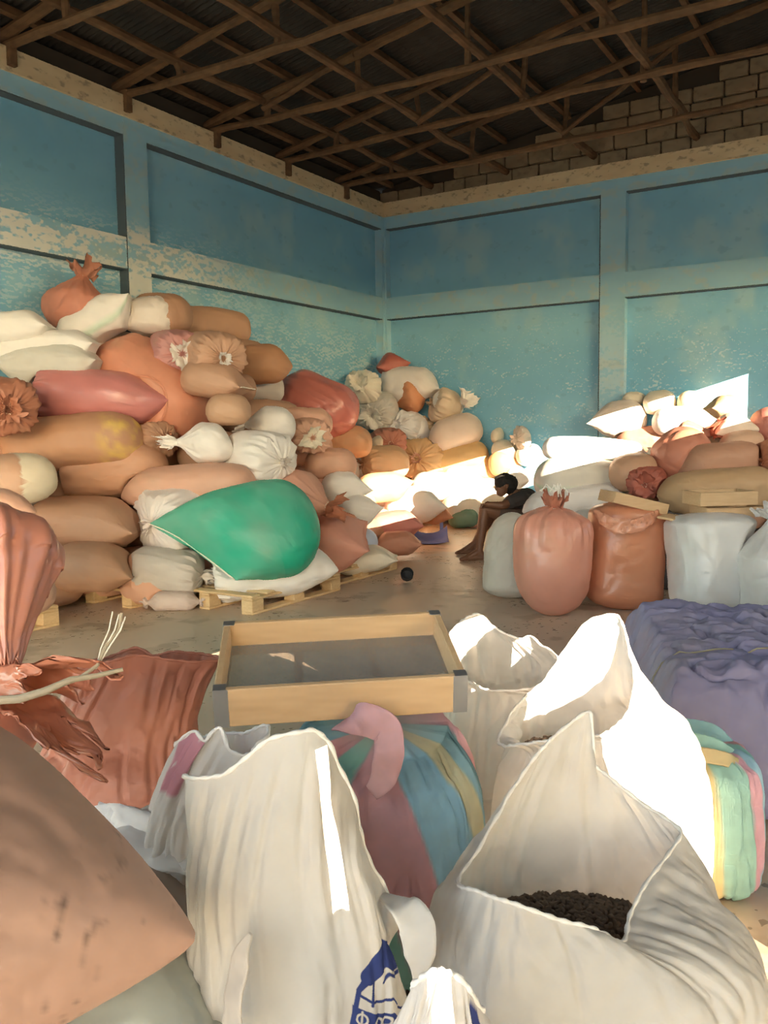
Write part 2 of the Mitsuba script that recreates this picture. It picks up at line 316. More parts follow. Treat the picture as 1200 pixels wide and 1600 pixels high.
for i, x in enumerate(np.arange(XL + .3, XR, .95)):
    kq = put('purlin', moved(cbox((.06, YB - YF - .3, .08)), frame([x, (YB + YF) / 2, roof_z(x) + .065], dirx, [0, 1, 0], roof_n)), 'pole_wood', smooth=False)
    tag(kq, 'dark batten under the roof sheets', 'purlin', 'battens under the roof sheets')

# ------------------------------------------------------------------ sacks
TERRA, ROSE, TAN, PEACH = (0.52, 0.215, 0.15), (0.52, 0.20, 0.19), (0.48, 0.285, 0.19), (0.60, 0.35, 0.25)
WHITE, CREAM, GREY, BROWN = (0.74, 0.71, 0.67), (0.68, 0.62, 0.50), (0.52, 0.47, 0.43), (0.42, 0.24, 0.155)
ORANGE, YELLOW, MAROON, BEIGE = (0.60, 0.27, 0.145), (0.60, 0.39, 0.18), (0.36, 0.12, 0.10), (0.60, 0.48, 0.36)
GREEN = (0.02, 0.34, 0.21)
def end_profile(kind, s):
    """(width factor, height factor, pleat) at the distance s (in half widths) from an end."""
    s = np.clip(s, 0, 1)
    rd = np.clip(1 - (1 - s) ** 2.6, 0, 1) ** .5
    if kind == 'sew': return 0.90 + .10 * s, np.clip(1 - (1 - s) ** 1.7, 0, 1) ** .85 + .012, s * 0
    if kind == 'wedge': return .03 + .97 * np.clip(s, 0, 1) ** .85 * (1 + .10 * np.sin(s * math.pi)) / 1.0, .012 + .988 * s ** .8, s * 0
    if kind == 'tip': return np.clip(1 - (1 - s) ** 2.0, 0.0, 1) ** .8 * .97 + .03, np.clip(1 - (1 - s) ** 2.0, 0, 1) ** .9 + .012, s * 0
    if kind == 'tie': return .12 + .88 * rd, .12 + .88 * rd, (1 - s) ** 1.1
    if kind == 'neck': q = smooth01(s) * .82 + .18 * rd; return .16 + .84 * q, .16 + .84 * q, (1 - s)
    return rd + .001, rd + .001, s * 0.0
def smooth01(x): x = np.clip(x, 0, 1); return x * x * (3 - 2 * x)
def sack_mesh(L, w, h, ends, seed, n=44, m=56, sag=.03, crumple=1.0, colour=TAN, paint_fn=None, reach=(.95, .95), expo=2.5, bump=1.0, skew=0.):
    """A stuffed sack along x, centred; w and h are half sizes. Returns (mesh, colours, uv)."""
    rg = np.random.default_rng(seed)
    s = (1 - np.cos(np.linspace(0, math.pi, n))) / 2 * .75 + np.linspace(0, 1, n) * .25
    x = (s - .5) * L; th = np.arange(m) * 2 * math.pi / m
    wa, ha, pa = end_profile(ends[0], (x + L / 2) / (w * reach[0])); wb, hb, pb = end_profile(ends[1], (L / 2 - x) / (w * reach[1]))
    W, H, PL = w * wa * wb, h * ha * hb, np.maximum(pa, pb)
    k1, k2 = rg.integers(9, 14), rg.integers(19, 26); ph = rg.uniform(0, 6, 4)
    c, sn = np.cos(th), np.sin(th); ex = 2 / expo
    X = np.repeat(x[:, None], m, 1)
    Y = W[:, None] * np.sign(c) * np.abs(c) ** ex; Z = H[:, None] * np.sign(sn) * np.abs(sn) ** ex
    fold = (np.sin(k1 * th + ph[0]) + .9 * np.sin(k2 * th + ph[1]))[None] * PL[:, None]
    Y = Y * (1 + .12 * fold); Z = Z * (1 + .12 * fold); X = X - .035 * w * fold * np.where(X < 0, -1, 1)
    tie_in = np.where(X < 0, 1, -1) * ((pa[:, None] > .55) | (pb[:, None] > .55)) * np.clip(PL[:, None] - .55, 0, 1) * w * .55
    if 'tie' in ends: X = X + tie_in * ((X < 0) * (ends[0] == 'tie') + (X > 0) * (ends[1] == 'tie'))
    Vv = np.stack([X, Y, Z], -1).reshape(-1, 3)
    o = rg.uniform(0, 50, 3); q = Vv + o
    rad = Vv * [0, 1, 1]; rad /= np.linalg.norm(rad, axis=1, keepdims=True) + 1e-6
    dsp = .16 * nz(q, 1.6 / w * .5, seed) + crumple * (.055 * nz(q * [1, 2.2, 2.2], 1.6 / w, seed + 1) - .05 * np.clip(ridge(q * [.7, 1, 1], 1.3 / w, seed + 2) - .86, 0, 1) * 4)
    Vv = Vv + rad * (dsp * bump * min(w, h) * np.minimum(1, .25 + np.repeat(H / h, m)))[:, None]
    Vv[:, 0] -= skew * Vv[:, 1] * smooth01((.35 * L - Vv[:, 0]) / (.8 * L))
    Vv[:, 2] += -sag * L * (2 * Vv[:, 0] / L) ** 2 + (.5 * sag * L)
    Vv[:, 1] += rg.normal() * .05 * w * np.sin(Vv[:, 0] / L * 4 + ph[2])
    for e, xe in ((0, -1), (1, 1)):                          # sewn corners droop and curl
        if ends[e] in ('sew', 'tip', 'wedge'):
            k = np.clip((xe * Vv[:, 0] - (L / 2 - .8 * w)) / (.8 * w), 0, 1) ** 2
            Vv[:, 2] += k * rg.normal() * .25 * h
            if ends[e] == 'sew': Vv[:, 0] += xe * k * (np.abs(Vv[:, 1]) / w) ** 3 * .22 * w
    V = np.vstack([Vv, Vv[:m].mean(0), Vv[-m:].mean(0)])
    j = np.arange(m); j2 = (j + 1) % m
    Fc = np.vstack([grid_faces(n, m, True)[:, ::-1], np.stack([j2 * 0 + n * m, j2, j], -1)[:, ::-1], np.stack([j * 0 + n * m + 1, (n - 1) * m + j, (n - 1) * m + j2], -1)[:, ::-1]])
    mesh = trimesh.Trimesh(V, Fc, process=False)
    if mesh.volume < 0: mesh.faces = mesh.faces[:, ::-1]
    C = np.array(colour)[None] * (1 + .16 * nz(V + o, 2.5, seed + 5)[:, None] + .10 * nz(V + o, 14, seed + 6)[:, None])
    dirt = np.clip(nz(V + o, 5, seed + 9) * 3 - .35, 0, 1)[:, None]
    C = C * (1 - .35 * dirt) + .35 * dirt * np.array([.40, .30, .21])
    U = np.stack([V[:, 0], np.r_[np.tile(th, n) * w, 0, 0]], -1)
    if paint_fn is not None: C = paint_fn(V, np.r_[np.tile(th, n), 0, 0], C)
    return mesh, np.clip(C, 0.003, .92), U
def ruffle_mesh(r0, r1, l, seed, flare=1.0, turns=7, n=14, m=64, double=True):
    """The gathered mouth of a tied sack: a crumpled frill that opens along +x from a tight neck."""
    rg = np.random.default_rng(seed); s = np.linspace(0, 1, n)[:, None]; th = (np.arange(m) * 2 * math.pi / m)[None]
    ph = rg.uniform(0, 6, 5)
    turns = rg.integers(9, 13)
    lob = np.sin(turns * th + ph[0] + 1.5 * s) * .6 + .4 * np.sin((turns + 6) * th + ph[1])
    big = np.sin(2 * th + ph[2]) * .5 + np.sin(3 * th + ph[3]) * .5
    R = np.maximum(r0 + (r1 - r0) * s ** .75 * (1 + .28 * big) + r1 * .17 * lob * s, r0 * .4)
    X = l * s ** .9 * (1 + .35 * np.sin(2 * th + ph[3]) + .2 * np.sin(5 * th + ph[4])) + .3 * l * s * lob - .45 * l * flare * np.clip(s - .55, 0, 1)
    V = np.stack([X + 0 * th, R * np.cos(th), R * np.sin(th)], -1).reshape(-1, 3)
    V += .42 * r1 * np.stack([nz(V + 9, 1.6 / r1, seed), nz(V + 19, 1.6 / r1, seed), nz(V + 29, 1.6 / r1, seed)], -1) * np.repeat(s, m, 1).reshape(-1, 1) * 2
    f = grid_faces(n, m, True)
    N = normals_of(V, f); V2 = V - N * .004
    rim = np.arange(m) + (n - 1) * m; rim2 = np.roll(rim, -1)
    k = n * m
    Fc = np.vstack([f, f[:, ::-1] + k, np.stack([rim, rim + k, rim2 + k], -1), np.stack([rim, rim2 + k, rim2], -1)])
    return trimesh.Trimesh(np.vstack([V, V2]), Fc, process=False)
def ring_mesh(r, t, n=20):
    a = np.linspace(0, 2 * math.pi, n, endpoint=False)
    return tube(np.stack([0 * a, r * np.cos(a), r * np.sin(a)], -1), t, 6, closed=True)
def flat_c(mesh, c, seed=0, amp=.2):
    return np.clip(np.array(c)[None] * (1 + amp * nz(mesh.vertices, 30, seed)[:, None]), .003, .92)
SACKS = []
def sack(label, A, B, half, colour, ends=('round', 'round'), flat=.82, mat='sack_cloth', cat='sack', seed=None, frill=None, frill_c=None, seam=False, up=(0, 0, 1), roll=0., group=None, name='sack', n=44, m=56, long=0., hard=False, floor_z=0., firm=1., **kw):
    """A filled sack from A to B; half = its half thickness seen upright; flat = thickness / width."""
    A, B = np.array(A, float), np.array(B, float)
    seed = len(SACKS) * 7 + 1 if seed is None else seed
    ax = nrm(B - A); A = A - ax * long; B = B + ax * long; L = np.linalg.norm(B - A)
    up = np.array(up, float); zz = nrm(up - ax * (up @ ax)) if abs(nrm(up) @ ax) < .98 else nrm(np.cross(ax, RIGHT)); yy = np.cross(zz, ax)
    if roll: zz, yy = zz * math.cos(roll) + yy * math.sin(roll), yy * math.cos(roll) - zz * math.sin(roll)
    w, h = half / flat, half
    if ('tie' in ends or 'neck' in ends) and m == 56: m, n = 104, 52
    mesh, C, U = sack_mesh(L, w, h, ends, seed, n, m, colour=colour, **kw)
    M = frame((A + B) / 2, ax, yy, zz)
    t = thing(name, label, cat, group)
    V0 = np.array(mesh.vertices)
    r = dict(fill=False, t=t, mesh=mesh, M=M, L=L, w=w, h=h, C=C, U=U, mat=mat, ends=ends, n=n, m=m, frill=frill, frill_c=frill_c, colour=colour, seed=seed, seam=seam, hard=hard, firm=firm, floor=floor_z)
    r['V'] = V0 @ M[:3, :3].T + M[:3, 3]
    SACKS.append(r)
    return t
def inside(r, p):
    """(how deep the points p lie inside the sack r, in metres; the way out)."""
    q = (p - r['M'][:3, 3]) @ r['M'][:3, :3]; L, w, h = r['L'], r['w'], r['h']
    e = min(.8 * w, .45 * L); xc = L / 2 - e
    u = np.stack([np.sign(q[:, 0]) * np.maximum(np.abs(q[:, 0]) - xc, 0) / e, q[:, 1] / w, q[:, 2] / h], -1)
    rho = np.sqrt((np.abs(u) ** 2.2).sum(1)) + 1e-9
    g = u / np.array([e, w, h]); g /= np.linalg.norm(g, axis=1, keepdims=True) + 1e-9
    return np.clip(1 - rho, 0, .8) * min(w, h), g @ r['M'][:3, :3].T
def finish_sacks():
    """Sacks that press on each other flatten where they meet, and against the walls and the floor; then they become entries."""
    S = SACKS; rad = [np.linalg.norm([r['L'] / 2, r['w']]) for r in S]; cen = [r['M'][:3, 3] for r in S]
    for rnd in range(2):
        new = [r['V'].copy() for r in S]
        for i, a in enumerate(S):
            if a['hard']: continue
            lo, hi = a['V'].min(0) - .01, a['V'].max(0) + .01
            for j, b in enumerate(S):
                if i == j or np.linalg.norm(cen[i] - cen[j]) > rad[i] + rad[j]: continue
                d, g = inside(b, a['V'])
                k = d > 0
                if k.any(): new[i][k] += g[k] * (d[k] * (.5 if rnd == 0 else .25) * 2 * b['firm'] / (a['firm'] + b['firm']))[:, None]
        for r, v in zip(S, new): r['V'] = v
    for r in S:
        V, M, m, n, t, ends, w = r['V'], r['M'], r['m'], r['n'], r['t'], r['ends'], r['w']
        if not r['hard']:
            V[:, 0] = np.maximum(V[:, 0], XL + PROUD + .006 + .02 * np.clip(1 - (V[:, 0] - XL) / .3, 0, 1)); V[:, 1] = np.minimum(V[:, 1], YB - PROUD - .006)
            V[:, 2] = np.maximum(V[:, 2], r['floor'] + .003)
        r['mesh'].vertices = V
        put('body', r['mesh'], r['mat'], t, smooth=True, color=r['C'], uv=r['U'])
        for e in (0, 1):
            sg = -1 if e == 0 else 1
            rows = V[:m] if e == 0 else V[(n - 1) * m:n * m]
            cen_ = rows.mean(0); ax, yy, zz = M[:3, 0] * sg, M[:3, 1] * sg, M[:3, 2]
            if ends[e] in ('tie', 'neck') and r['frill'] is not False:
                fr = r['frill'] or (.28, .45)
                rr = ruffle_mesh(.10 * w, fr[0] * w * .85, fr[1] * w * .75, r['seed'] + 3 + e, n=r.get('fn', 12), m=56)
                Rm = frame(cen_ - ax * .03 * w, ax, yy, zz); rr.apply_transform(Rm)
                fc = r['frill_c'] or [min(.9, x * 1.05) for x in r['colour']]
                put('gathered_mouth', rr, r['mat'], t, smooth=True, color=flat_c(rr, fc, r['seed']))
                rg_ = ring_mesh(.13 * w, .02 * w); rg_.apply_transform(Rm @ frame([.02 * w, 0, 0], [1, 0, 0], [0, 1, 0], [0, 0, 1]))
                put('tie_string', rg_, 'string', t)
            elif ends[e] == 'sew' and r['seam']:
                o = rows[np.argsort(rows @ yy)]; pp = o[::4] + ax * .004 + zz * .006
                put('stitched_seam', tube(pp, .006, 6), 'string', t)

# -- the left heap rises from its foot line towards the side wall; the right heap from the standing sacks towards the end wall
foot = [floor_at(*p)[:2] for p in ((40, 1010), (190, 946), (330, 958), (470, 943), (610, 888), (650, 850), (716, 826), (760, 824))]
foot = np.array([foot[0] + [-.6, -1.6]] + foot + [[-4.55, 11.2], [-4.3, YB]])
LEFT = Polygon([tuple(p) for p in foot] + [(XL, YB), (XL, foot[0][1])])
foot_r = np.array([[-4.1, YB], [-3.75, 10.6], floor_at(836, 876)[:2], floor_at(900, 905)[:2], floor_at(1000, 915)[:2], floor_at(1200, 925)[:2], floor_at(1500, 930)[:2]])
RIGHTP = Polygon([tuple(p) for p in foot_r] + [(foot_r[-1][0], YB)])
def dist_line(p, line):
    d = np.full(len(p), 1e9)
    for a, b in zip(line[:-1], line[1:]):
        ab = b - a; t = np.clip(((p - a) @ ab) / (ab @ ab), 0, 1); d = np.minimum(d, np.linalg.norm(p - a - t[:, None] * ab, axis=1))
    return d
import shapely
def heap_h(p, side):
    p = np.atleast_2d(p)
    if side == 'L':
        ins = shapely.contains_xy(LEFT, p[:, 0], p[:, 1]); d = dist_line(p, foot)
        s = np.interp(p[:, 1], [5.5, 7, 9, 11], [1.75, 1.55, 1.25, 1.15])
        return np.where(ins, np.minimum(.12 + s * d, 3.15), -1)
    ins = shapely.contains_xy(RIGHTP, p[:, 0], p[:, 1]); d = dist_line(p, foot_r)
    return np.where(ins, np.minimum(.55 + .62 * d, 1.75), -1)
def on_heap(u, v, side):
    ray = FWD + RIGHT * (u - 600) / F - UP * (v - 800) / F
    t = np.arange(3.5, 16, .02); p = CAM + t[:, None] * ray
    hit = p[:, 2] < heap_h(p[:, :2], side)
    wall = (p[:, 0] < XL + .25) | (p[:, 1] > YB - .25)
    k = np.argmax(hit | wall)
    return t[k]
def heap_sack(side, label, a, b, thick, colour, ends=('round', 'round'), dd=0., push=.3, flat=.82, depth=None, **kw):
    """A sack of a heap from its two ends and its thickness, in the picture's frame, lying on the heap's slope."""
    cu, cv = (a[0] + b[0]) / 2, (a[1] + b[1]) / 2
    d = (depth if depth is not None else on_heap(cu, cv, side))
    half = thick * d / F / 2 * 1.12
    d += push * half
    A, B = at(*a, d - dd / 2), at(*b, d + dd / 2)
    for q in (A, B):
        q[0] = max(q[0], XL + .12 + half * .5); q[1] = min(q[1], YB - .12 - half * .5); q[2] = max(q[2], half * .8)
    return sack(label, A, B, half, colour, ends, flat, **kw)
Lh = lambda *a, **k: heap_sack('L', *a, **k)
Rh = lambda *a, **k: heap_sack('R', *a, **k)
def stripe_green(V, th, C):
    k = np.clip(1 - np.abs(np.sin(th - 1.0) - .55) / .22, 0, 1)[:, None] * .6; return C * (1 - k) + k * np.array([.35, .58, .42])
def straw_patch(V, th, C):
    k = np.clip(nz(V + 4, 9, 3) * 4 + .5, 0, 1)[:, None] * np.clip((V[:, :1] - .30) / .12, 0, 1) * .75; return C * (1 - k) + k * np.array([.62, .45, .10])
def half_white(V, th, C):
    k = (V[:, 1] < .05)[:, None] * .85; return C * (1 - k) + k * np.array([.66, .60, .46])
def green_dust(V, th, C):
    k = np.clip(.55 + nz(V + 3, 3.2, 8) * 2.2 - .9 * (V[:, :1].ravel() > .1) * .3, 0, 1)[:, None] * .55
    return C * (1 - k) + k * np.array([.25, .42, .33])
def top_dust(V, th, C):
    k = np.clip(nz(V + 3, 4, 8) * 2.5 + .2, 0, 1)[:, None] * .35; return C * (1 - k) + k * np.array([.62, .42, .28])

# top of the left heap, along the side wall
Lh('crumpled terracotta sack slumped upright against the blue side wall at the heap top', (112, 520), (128, 432), 78, TERRA, ('round', 'neck'), dd=.1, crumple=2.6, frill=(.6, .55), frill_c=(.42, .19, .13), up=(0, -1, 0))
Lh('white sack with a faded green print lying below the slumped terracotta sack', (92, 545), (206, 470), 58, WHITE, ('sew', 'sew'), paint_fn=stripe_green, crumple=1.6)
Lh('brown rounded sack behind the draped grey white sack at the heap top', (205, 492), (300, 492), 56, BROWN, dd=-.05, push=.9)
Lh('grey white cloth sack draped with a loose corner in front of a brown sack', (190, 500), (284, 492), 54, (.66, .60, .54), ('sew', 'tip'), crumple=2.2)
Lh('white sack at the upper left edge of the heap against the side wall', (-40, 522), (76, 508), 46, WHITE, ('sew', 'sew'), push=.8)
Lh('white crumpled sack between the upper left white sack and the grey white pillow', (-20, 552), (150, 540), 44, WHITE, ('sew', 'sew'), crumple=2)
Lh('pale grey pillow sack directly behind the rose sack', (6, 574), (156, 570), 58, (.58, .56, .51), ('sew', 'sew'))
Lh('big salmon orange sack sloping down with a twisted corner at its upper end', (160, 540), (312, 665), 104, (.62, .27, .175), ('neck', 'round'), dd=-.25, frill=(.3, .4), reach=(.9, 1.1), push=.6)
Lh('mauve pink sack end with a white flower like knot near the heap top', (287, 552), (262, 548), 58, (.50, .24, .22), ('tie', 'round'), dd=.75, frill=(.55, .4), frill_c=WHITE)
Lh('tan sack with a small white knot beside the white flower knot', (352, 560), (312, 552), 64, TAN, ('tie', 'round'), dd=.7, frill=(.25, .4), frill_c=WHITE)
Lh('tan sack with a pointed sewn end below the blue wall at the heap edge', (362, 574), (457, 568), 56, (.45, .235, .13), ('round', 'tip'), push=.6)
Lh('tan sack with a pale seam lying under the knotted tan sack', (286, 590), (382, 602), 50, TAN, ('round', 'sew'), seam=True, dd=-.1)
Lh('brown sack tucked behind the gathered mouth of the wrinkled rose sack', (362, 606), (400, 608), 44, BROWN, push=2)
Lh('dusty tan sack end just below the pale seamed sack', (322, 640), (392, 642), 44, (.50, .31, .20))
Lh('smooth rose pink sack with a knotted left end lying across the heap', (48, 616), (264, 632), 76, ROSE, ('tie', 'tip'), mat='glossy_sack_cloth', frill=(.2, .3), frill_c=WHITE, crumple=.5, reach=(.9, 1.6), push=-.2, firm=3)
Lh('dark terracotta tied sack end at the left edge under the rose sack', (22, 640), (-30, 630), 80, (.38, .16, .10), ('tie', 'round'), dd=.6, frill=(.4, .4), crumple=2)
Lh('long brown sack with a yellow straw stained end under the rose sack', (-8, 706), (224, 682), 78, (.46, .25, .15), ('tip', 'round'), paint_fn=straw_patch, n=60)
Lh('tan sack with a crumpled brown knot right of the straw stained sack', (204, 690), (262, 686), 52, BROWN, ('round', 'tie'), dd=-.3, frill=(.35, .4), frill_c=(.42, .2, .12))
Lh('tan sack with an accordion gathered left end above the brown row', (96, 750), (262, 724), 76, (.50, .275, .175), ('tie', 'round'), frill=(.5, .25), crumple=1.6, reach=(.7, 1.1))
Lh('round sack end, half cream and half tan, at the left of the heap', (46, 750), (20, 745), 68, TAN, ('round', 'round'), dd=.7, paint_fn=half_white)
Lh('long peach sack with a puckered knot lying above the white knotted sack', (188, 770), (400, 756), 62, PEACH, ('tip', 'round'), dd=-.1, reach=(1.5, 1.1))
Lh('white sack with a radially pleated knotted end below the long peach sack', (222, 822), (330, 798), 88, (.72, .66, .62), ('tie', 'round'), dd=.55, frill=(.18, .3), reach=(.9, 1.1), push=.25, firm=1)
Lh('brown sack with a sewn corner in the row below the half cream sack', (40, 815), (218, 822), 72, BROWN, ('sew', 'sew'), dd=-.1)
Lh('brown sack lying lowest on the left pallet', (72, 890), (210, 884), 68, BROWN, ('sew', 'sew'))
Lh('bright green pillow sack with a white stitched edge on top of white sacks', (306, 856), (496, 806), 92, GREEN, ('sew', 'round'), dd=.22, flat=.66, mat='sack_cloth', paint_fn=green_dust, seam=True, push=-1.1, reach=(.9, 1.0), n=56, m=72, up=-FWD + .6 * UP, firm=6, skew=.62)
Lh('white sack bulging below the green sack on the pallet', (326, 898), (528, 880), 80, WHITE, ('tie', 'tip'), frill=(.25, .35), reach=(.8, 1.6))
Lh('grey sack with a pointed left corner beneath the white knotted sack', (188, 884), (326, 900), 62, GREY, ('tip', 'tie'), frill=(.3, .6), frill_c=(.6, .55, .5))
Lh('small grey pink bag with plastic knots squeezed between the two pallets', (232, 944), (312, 944), 28, (.52, .42, .38), ('neck', 'neck'), frill=(.5, .5), push=.1)
Lh('peach sack with a brown frilled knot to the right of the green sack', (398, 768), (512, 790), 78, (.60, .32, .23), ('round', 'neck'), dd=-.3, frill=(.45, .7), frill_c=(.42, .16, .09))
Lh('salmon pillow sack with two pointed corners right of the green sack', (470, 850), (568, 838), 78, (.60, .29, .22), ('round', 'sew'), push=.2, roll=-.4)
Lh('small pale blue white sack behind the salmon pillow sack', (556, 850), (590, 842), 36, (.50, .55, .68), ('round', 'round'))
Lh('cream flat sack at the right end of the pallets', (524, 882), (616, 868), 36, CREAM, ('round', 'sew'), flat=.6)
Lh('dull pink red sack on the floor beside the sunlit sacks', (572, 826), (658, 816), 38, (.52, .20, .17), ('sew', 'sew'))
Lh('brown pink sack beneath the dull pink red sack', (584, 852), (656, 848), 34, (.46, .22, .15), ('sew', 'sew'))
Lh('white bag with a long twisted neck and a flared corner', (278, 690), (368, 698), 58, WHITE, ('neck', 'tip'), frill=(.3, .9), dd=.1, crumple=2)
Lh('large white sack with a grey knot facing the room', (452, 724), (360, 712), 78, WHITE, ('tie', 'round'), dd=.35, frill=(.2, .25), frill_c=GREY)
Lh('white sack with looped knots above the large white sack', (384, 662), (462, 668), 52, WHITE, ('neck', 'round'), frill=(.5, .5))
Lh('tan sack end closed with a cream scalloped frill', (488, 684), (470, 676), 48, PEACH, ('tie', 'round'), dd=.7, frill=(.62, .4), frill_c=CREAM)
Lh('wrinkled rose red sack with a whitish gathered mouth in the middle of the heap', (424, 604), (558, 655), 76, (.50, .17, .145), ('neck', 'round'), mat='glossy_sack_cloth', dd=-.15, frill=(.5, .6), frill_c=(.6, .5, .44), crumple=2.2, push=-.1, firm=2)
Lh('round white sack with a torn frill right of the wrinkled rose red sack', (560, 598), (540, 610), 58, (.66, .62, .54), ('neck', 'round'), dd=.6, frill=(.4, .4))
Lh('dark red pillow sack with a sharp corner at the very top below the room corner', (548, 582), (646, 568), 40, (.40, .12, .10), ('sew', 'sew'), push=.9)
Lh('long white sack along the heap top near the end wall', (588, 598), (706, 602), 44, (.70, .66, .64), ('round', 'tip'), push=.5)
Lh('grey sack end with a white frill behind the orange eared sack', (580, 652), (600, 632), 50, (.54, .52, .49), ('tie', 'round'), dd=.6, frill=(.55, .4), frill_c=WHITE)
Lh('orange sack with an eared knot on its left', (612, 628), (684, 616), 52, ORANGE, ('neck', 'round'), dd=.3, frill=(.35, .5))
Lh('beige sack with a pleated knot right of the orange eared sack', (668, 626), (730, 642), 50, BEIGE, ('tie', 'round'), dd=.45, frill=(.2, .3), frill_c=(.5, .38, .26))
Lh('white sack with a large upright frill at the right top of the heap', (722, 626), (712, 640), 46, WHITE, ('neck', 'round'), dd=.5, frill=(.6, .6), push=.6)
Lh('small white sack with a white knot under the orange eared sack', (618, 664), (640, 668), 44, (.68, .68, .70), ('tie', 'round'), dd=.6, frill=(.35, .3))
Lh('beige sack with a crumpled knot right of the small white knotted sack', (650, 676), (672, 674), 48, (.50, .37, .24), ('tie', 'round'), dd=.6, frill=(.25, .35), frill_c=BEIGE)
Lh('large beige white pillow sack with a point at its lower left', (668, 694), (772, 662), 48, (.66, .54, .46), ('tip', 'round'), dd=.2)
Lh('round red brown sack end under the small white knotted sack', (612, 694), (600, 690), 42, (.42, .17, .12), ('tie', 'round'), dd=.6, frill=(.15, .2))
Lh('peach wrinkled sack above the cream frilled end', (428, 660), (520, 662), 42, PEACH, crumple=2.2)
Lh('tan sack right of the cream frilled end', (500, 690), (582, 692), 46, (.54, .30, .17), ('round', 'round'), crumple=1.5)
Lh('small cream brown sack wedged beside the round red brown end', (578, 690), (596, 700), 34, BEIGE, push=1)
Lh('tan sack right of the large white knotted sack', (476, 724), (558, 726), 44, PEACH)
Lh('tan sack with a dark knot above the sunlit sacks', (638, 722), (560, 726), 48, (.58, .36, .21), ('round', 'tie'), frill=(.3, .4), frill_c=(.40, .2, .12), dd=-.2)
Lh('yellowish sack with a pale knot over an orange patch', (650, 716), (664, 720), 58, (.56, .36, .19), ('tie', 'round'), dd=.6, frill=(.25, .4), frill_c=(.62, .40, .30))
Lh('yellow tan sack with a tapering left end above the sunlit sacks', (672, 726), (780, 706), 42, YELLOW, ('tip', 'round'), dd=.1)
Lh('lower yellow tan sack beneath the tapering yellow one', (692, 738), (792, 730), 34, YELLOW, ('round', 'round'))
Lh('round orange tan sack end at the right foot of the heap', (800, 726), (790, 724), 40, (.60, .34, .16), dd=.6)
Lh('round white sack with a white knot near the end wall', (800, 688), (840, 684), 40, (.68, .62, .55), ('tie', 'round'), dd=.3, frill=(.35, .4))
Lh('small cream sack behind the round white knotted sack', (770, 680), (792, 682), 26, CREAM, push=1)
Lh('cream sack under the round white knotted sack', (768, 700), (820, 708), 28, CREAM)
Lh('whitish sack at the heap edge under the round white knotted sack', (806, 714), (852, 708), 30, (.66, .60, .52))
sunlit = [((502, 764), (572, 762), 48, WHITE, 'white sunlit sack right of the peach frilled knot'), ((526, 802), (590, 798), 50, WHITE, 'white sunlit sack above the small pale blue white sack'),
          ((556, 766), (640, 760), 42, (.60, .38, .20), 'orange tan sunlit sack under the dark knotted tan sack'), ((600, 792), (690, 788), 52, WHITE, 'largest white sunlit sack low on the heap'),
          ((640, 762), (730, 762), 42, CREAM, 'cream sunlit sack under the yellowish knotted sack'), ((686, 764), (764, 752), 56, WHITE, 'white sunlit sack below the tapering yellow sack'),
          ((724, 778), (806, 770), 46, CREAM, 'cream sunlit sack just behind the seated person'), ((788, 748), (838, 746), 38, WHITE, 'white sunlit sack below the round orange tan end'),
          ((640, 796), (700, 804), 34, (.55, .26, .15), 'small brown sunlit sack near the blue upright strip'), ((690, 792), (760, 796), 40, (.66, .60, .50), 'pale sunlit sack behind the green grey bag')]
for a, b, t_, c, l in sunlit: Lh(l, a, b, t_, c, ('round', 'sew'), dd=.1)
Lh('green grey bag on the floor at the foot of the sunlit sacks', (700, 812), (748, 806), 28, (.16, .27, .19), ('round', 'round'))
Lh('orange sack on the floor behind the seated person', (728, 800), (790, 796), 26, ORANGE, ('round', 'round'))
Lh('low pink brown sack on the floor behind the seated person', (732, 818), (792, 816), 20, (.48, .25, .18), ('round', 'round'))
Lh('pale peach pillow tip poking in at the left edge above the nearer terracotta sacks', (-90, 788), (56, 796), 50, PEACH, ('round', 'tip'), depth=5.0, reach=(1, 1.8))

# the right heap behind the standing sacks
Rh('white sack with a green stripe and a pointed right corner', (834, 748), (988, 756), 60, (.60, .56, .50), ('round', 'tip'), paint_fn=stripe_green, depth=8.5)
Rh('white sack lying beneath the green striped white sack', (816, 800), (974, 776), 48, (.68, .64, .62), ('tip', 'round'), depth=8.35)
Rh('thin white sack with a frilled right end on top of the green striped one', (848, 698), (1010, 708), 32, WHITE, ('round', 'neck'), frill=(.6, .6), frill_c=CREAM, depth=8.6)
Rh('tan sack end between the frilled white sack and the dark red knot', (985, 742), (996, 736), 52, TAN, dd=.6)
Rh('brown sack lying behind the thin frilled white sack', (956, 692), (1052, 688), 40, (.46, .22, .15), ('tip', 'round'))
Rh('sunlit white sack nearest the pilaster on the right heap', (926, 662), (1020, 650), 52, (.72, .62, .54), ('sew', 'round'))
Rh('small cream sack lying on the top of the right heap', (972, 626), (1012, 622), 20, CREAM, ('round', 'tip'), push=.8)
Rh('round cream sack next to the small cream one on the right heap', (1004, 632), (1062, 628), 34, CREAM, push=.5)
Rh('sunlit white sack stretched along the top of the right heap', (1018, 660), (1122, 656), 40, WHITE, ('round', 'sew'))
Rh('cream sack against the end wall under the sunlit wall patch', (1058, 632), (1104, 628), 34, (.66, .52, .34), push=.7)
Rh('white folded sack behind the dark red twisted mouth', (1112, 672), (1174, 668), 44, (.70, .58, .48), ('sew', 'sew'))
Rh('crumpled yellow cream sack under the sunlit wall patch', (1108, 640), (1162, 634), 34, (.62, .44, .24), ('sew', 'tip'), crumple=2.5, push=.5)
Rh('small white sack under the long sunlit white sack', (1008, 684), (1052, 680), 28, WHITE, push=.5)
Rh('orange terracotta sack with a dark red twisted mouth', (1110, 676), (1060, 690), 52, (.55, .25, .17), ('neck', 'round'), dd=.2, frill=(.6, .8), frill_c=(.34, .10, .06))
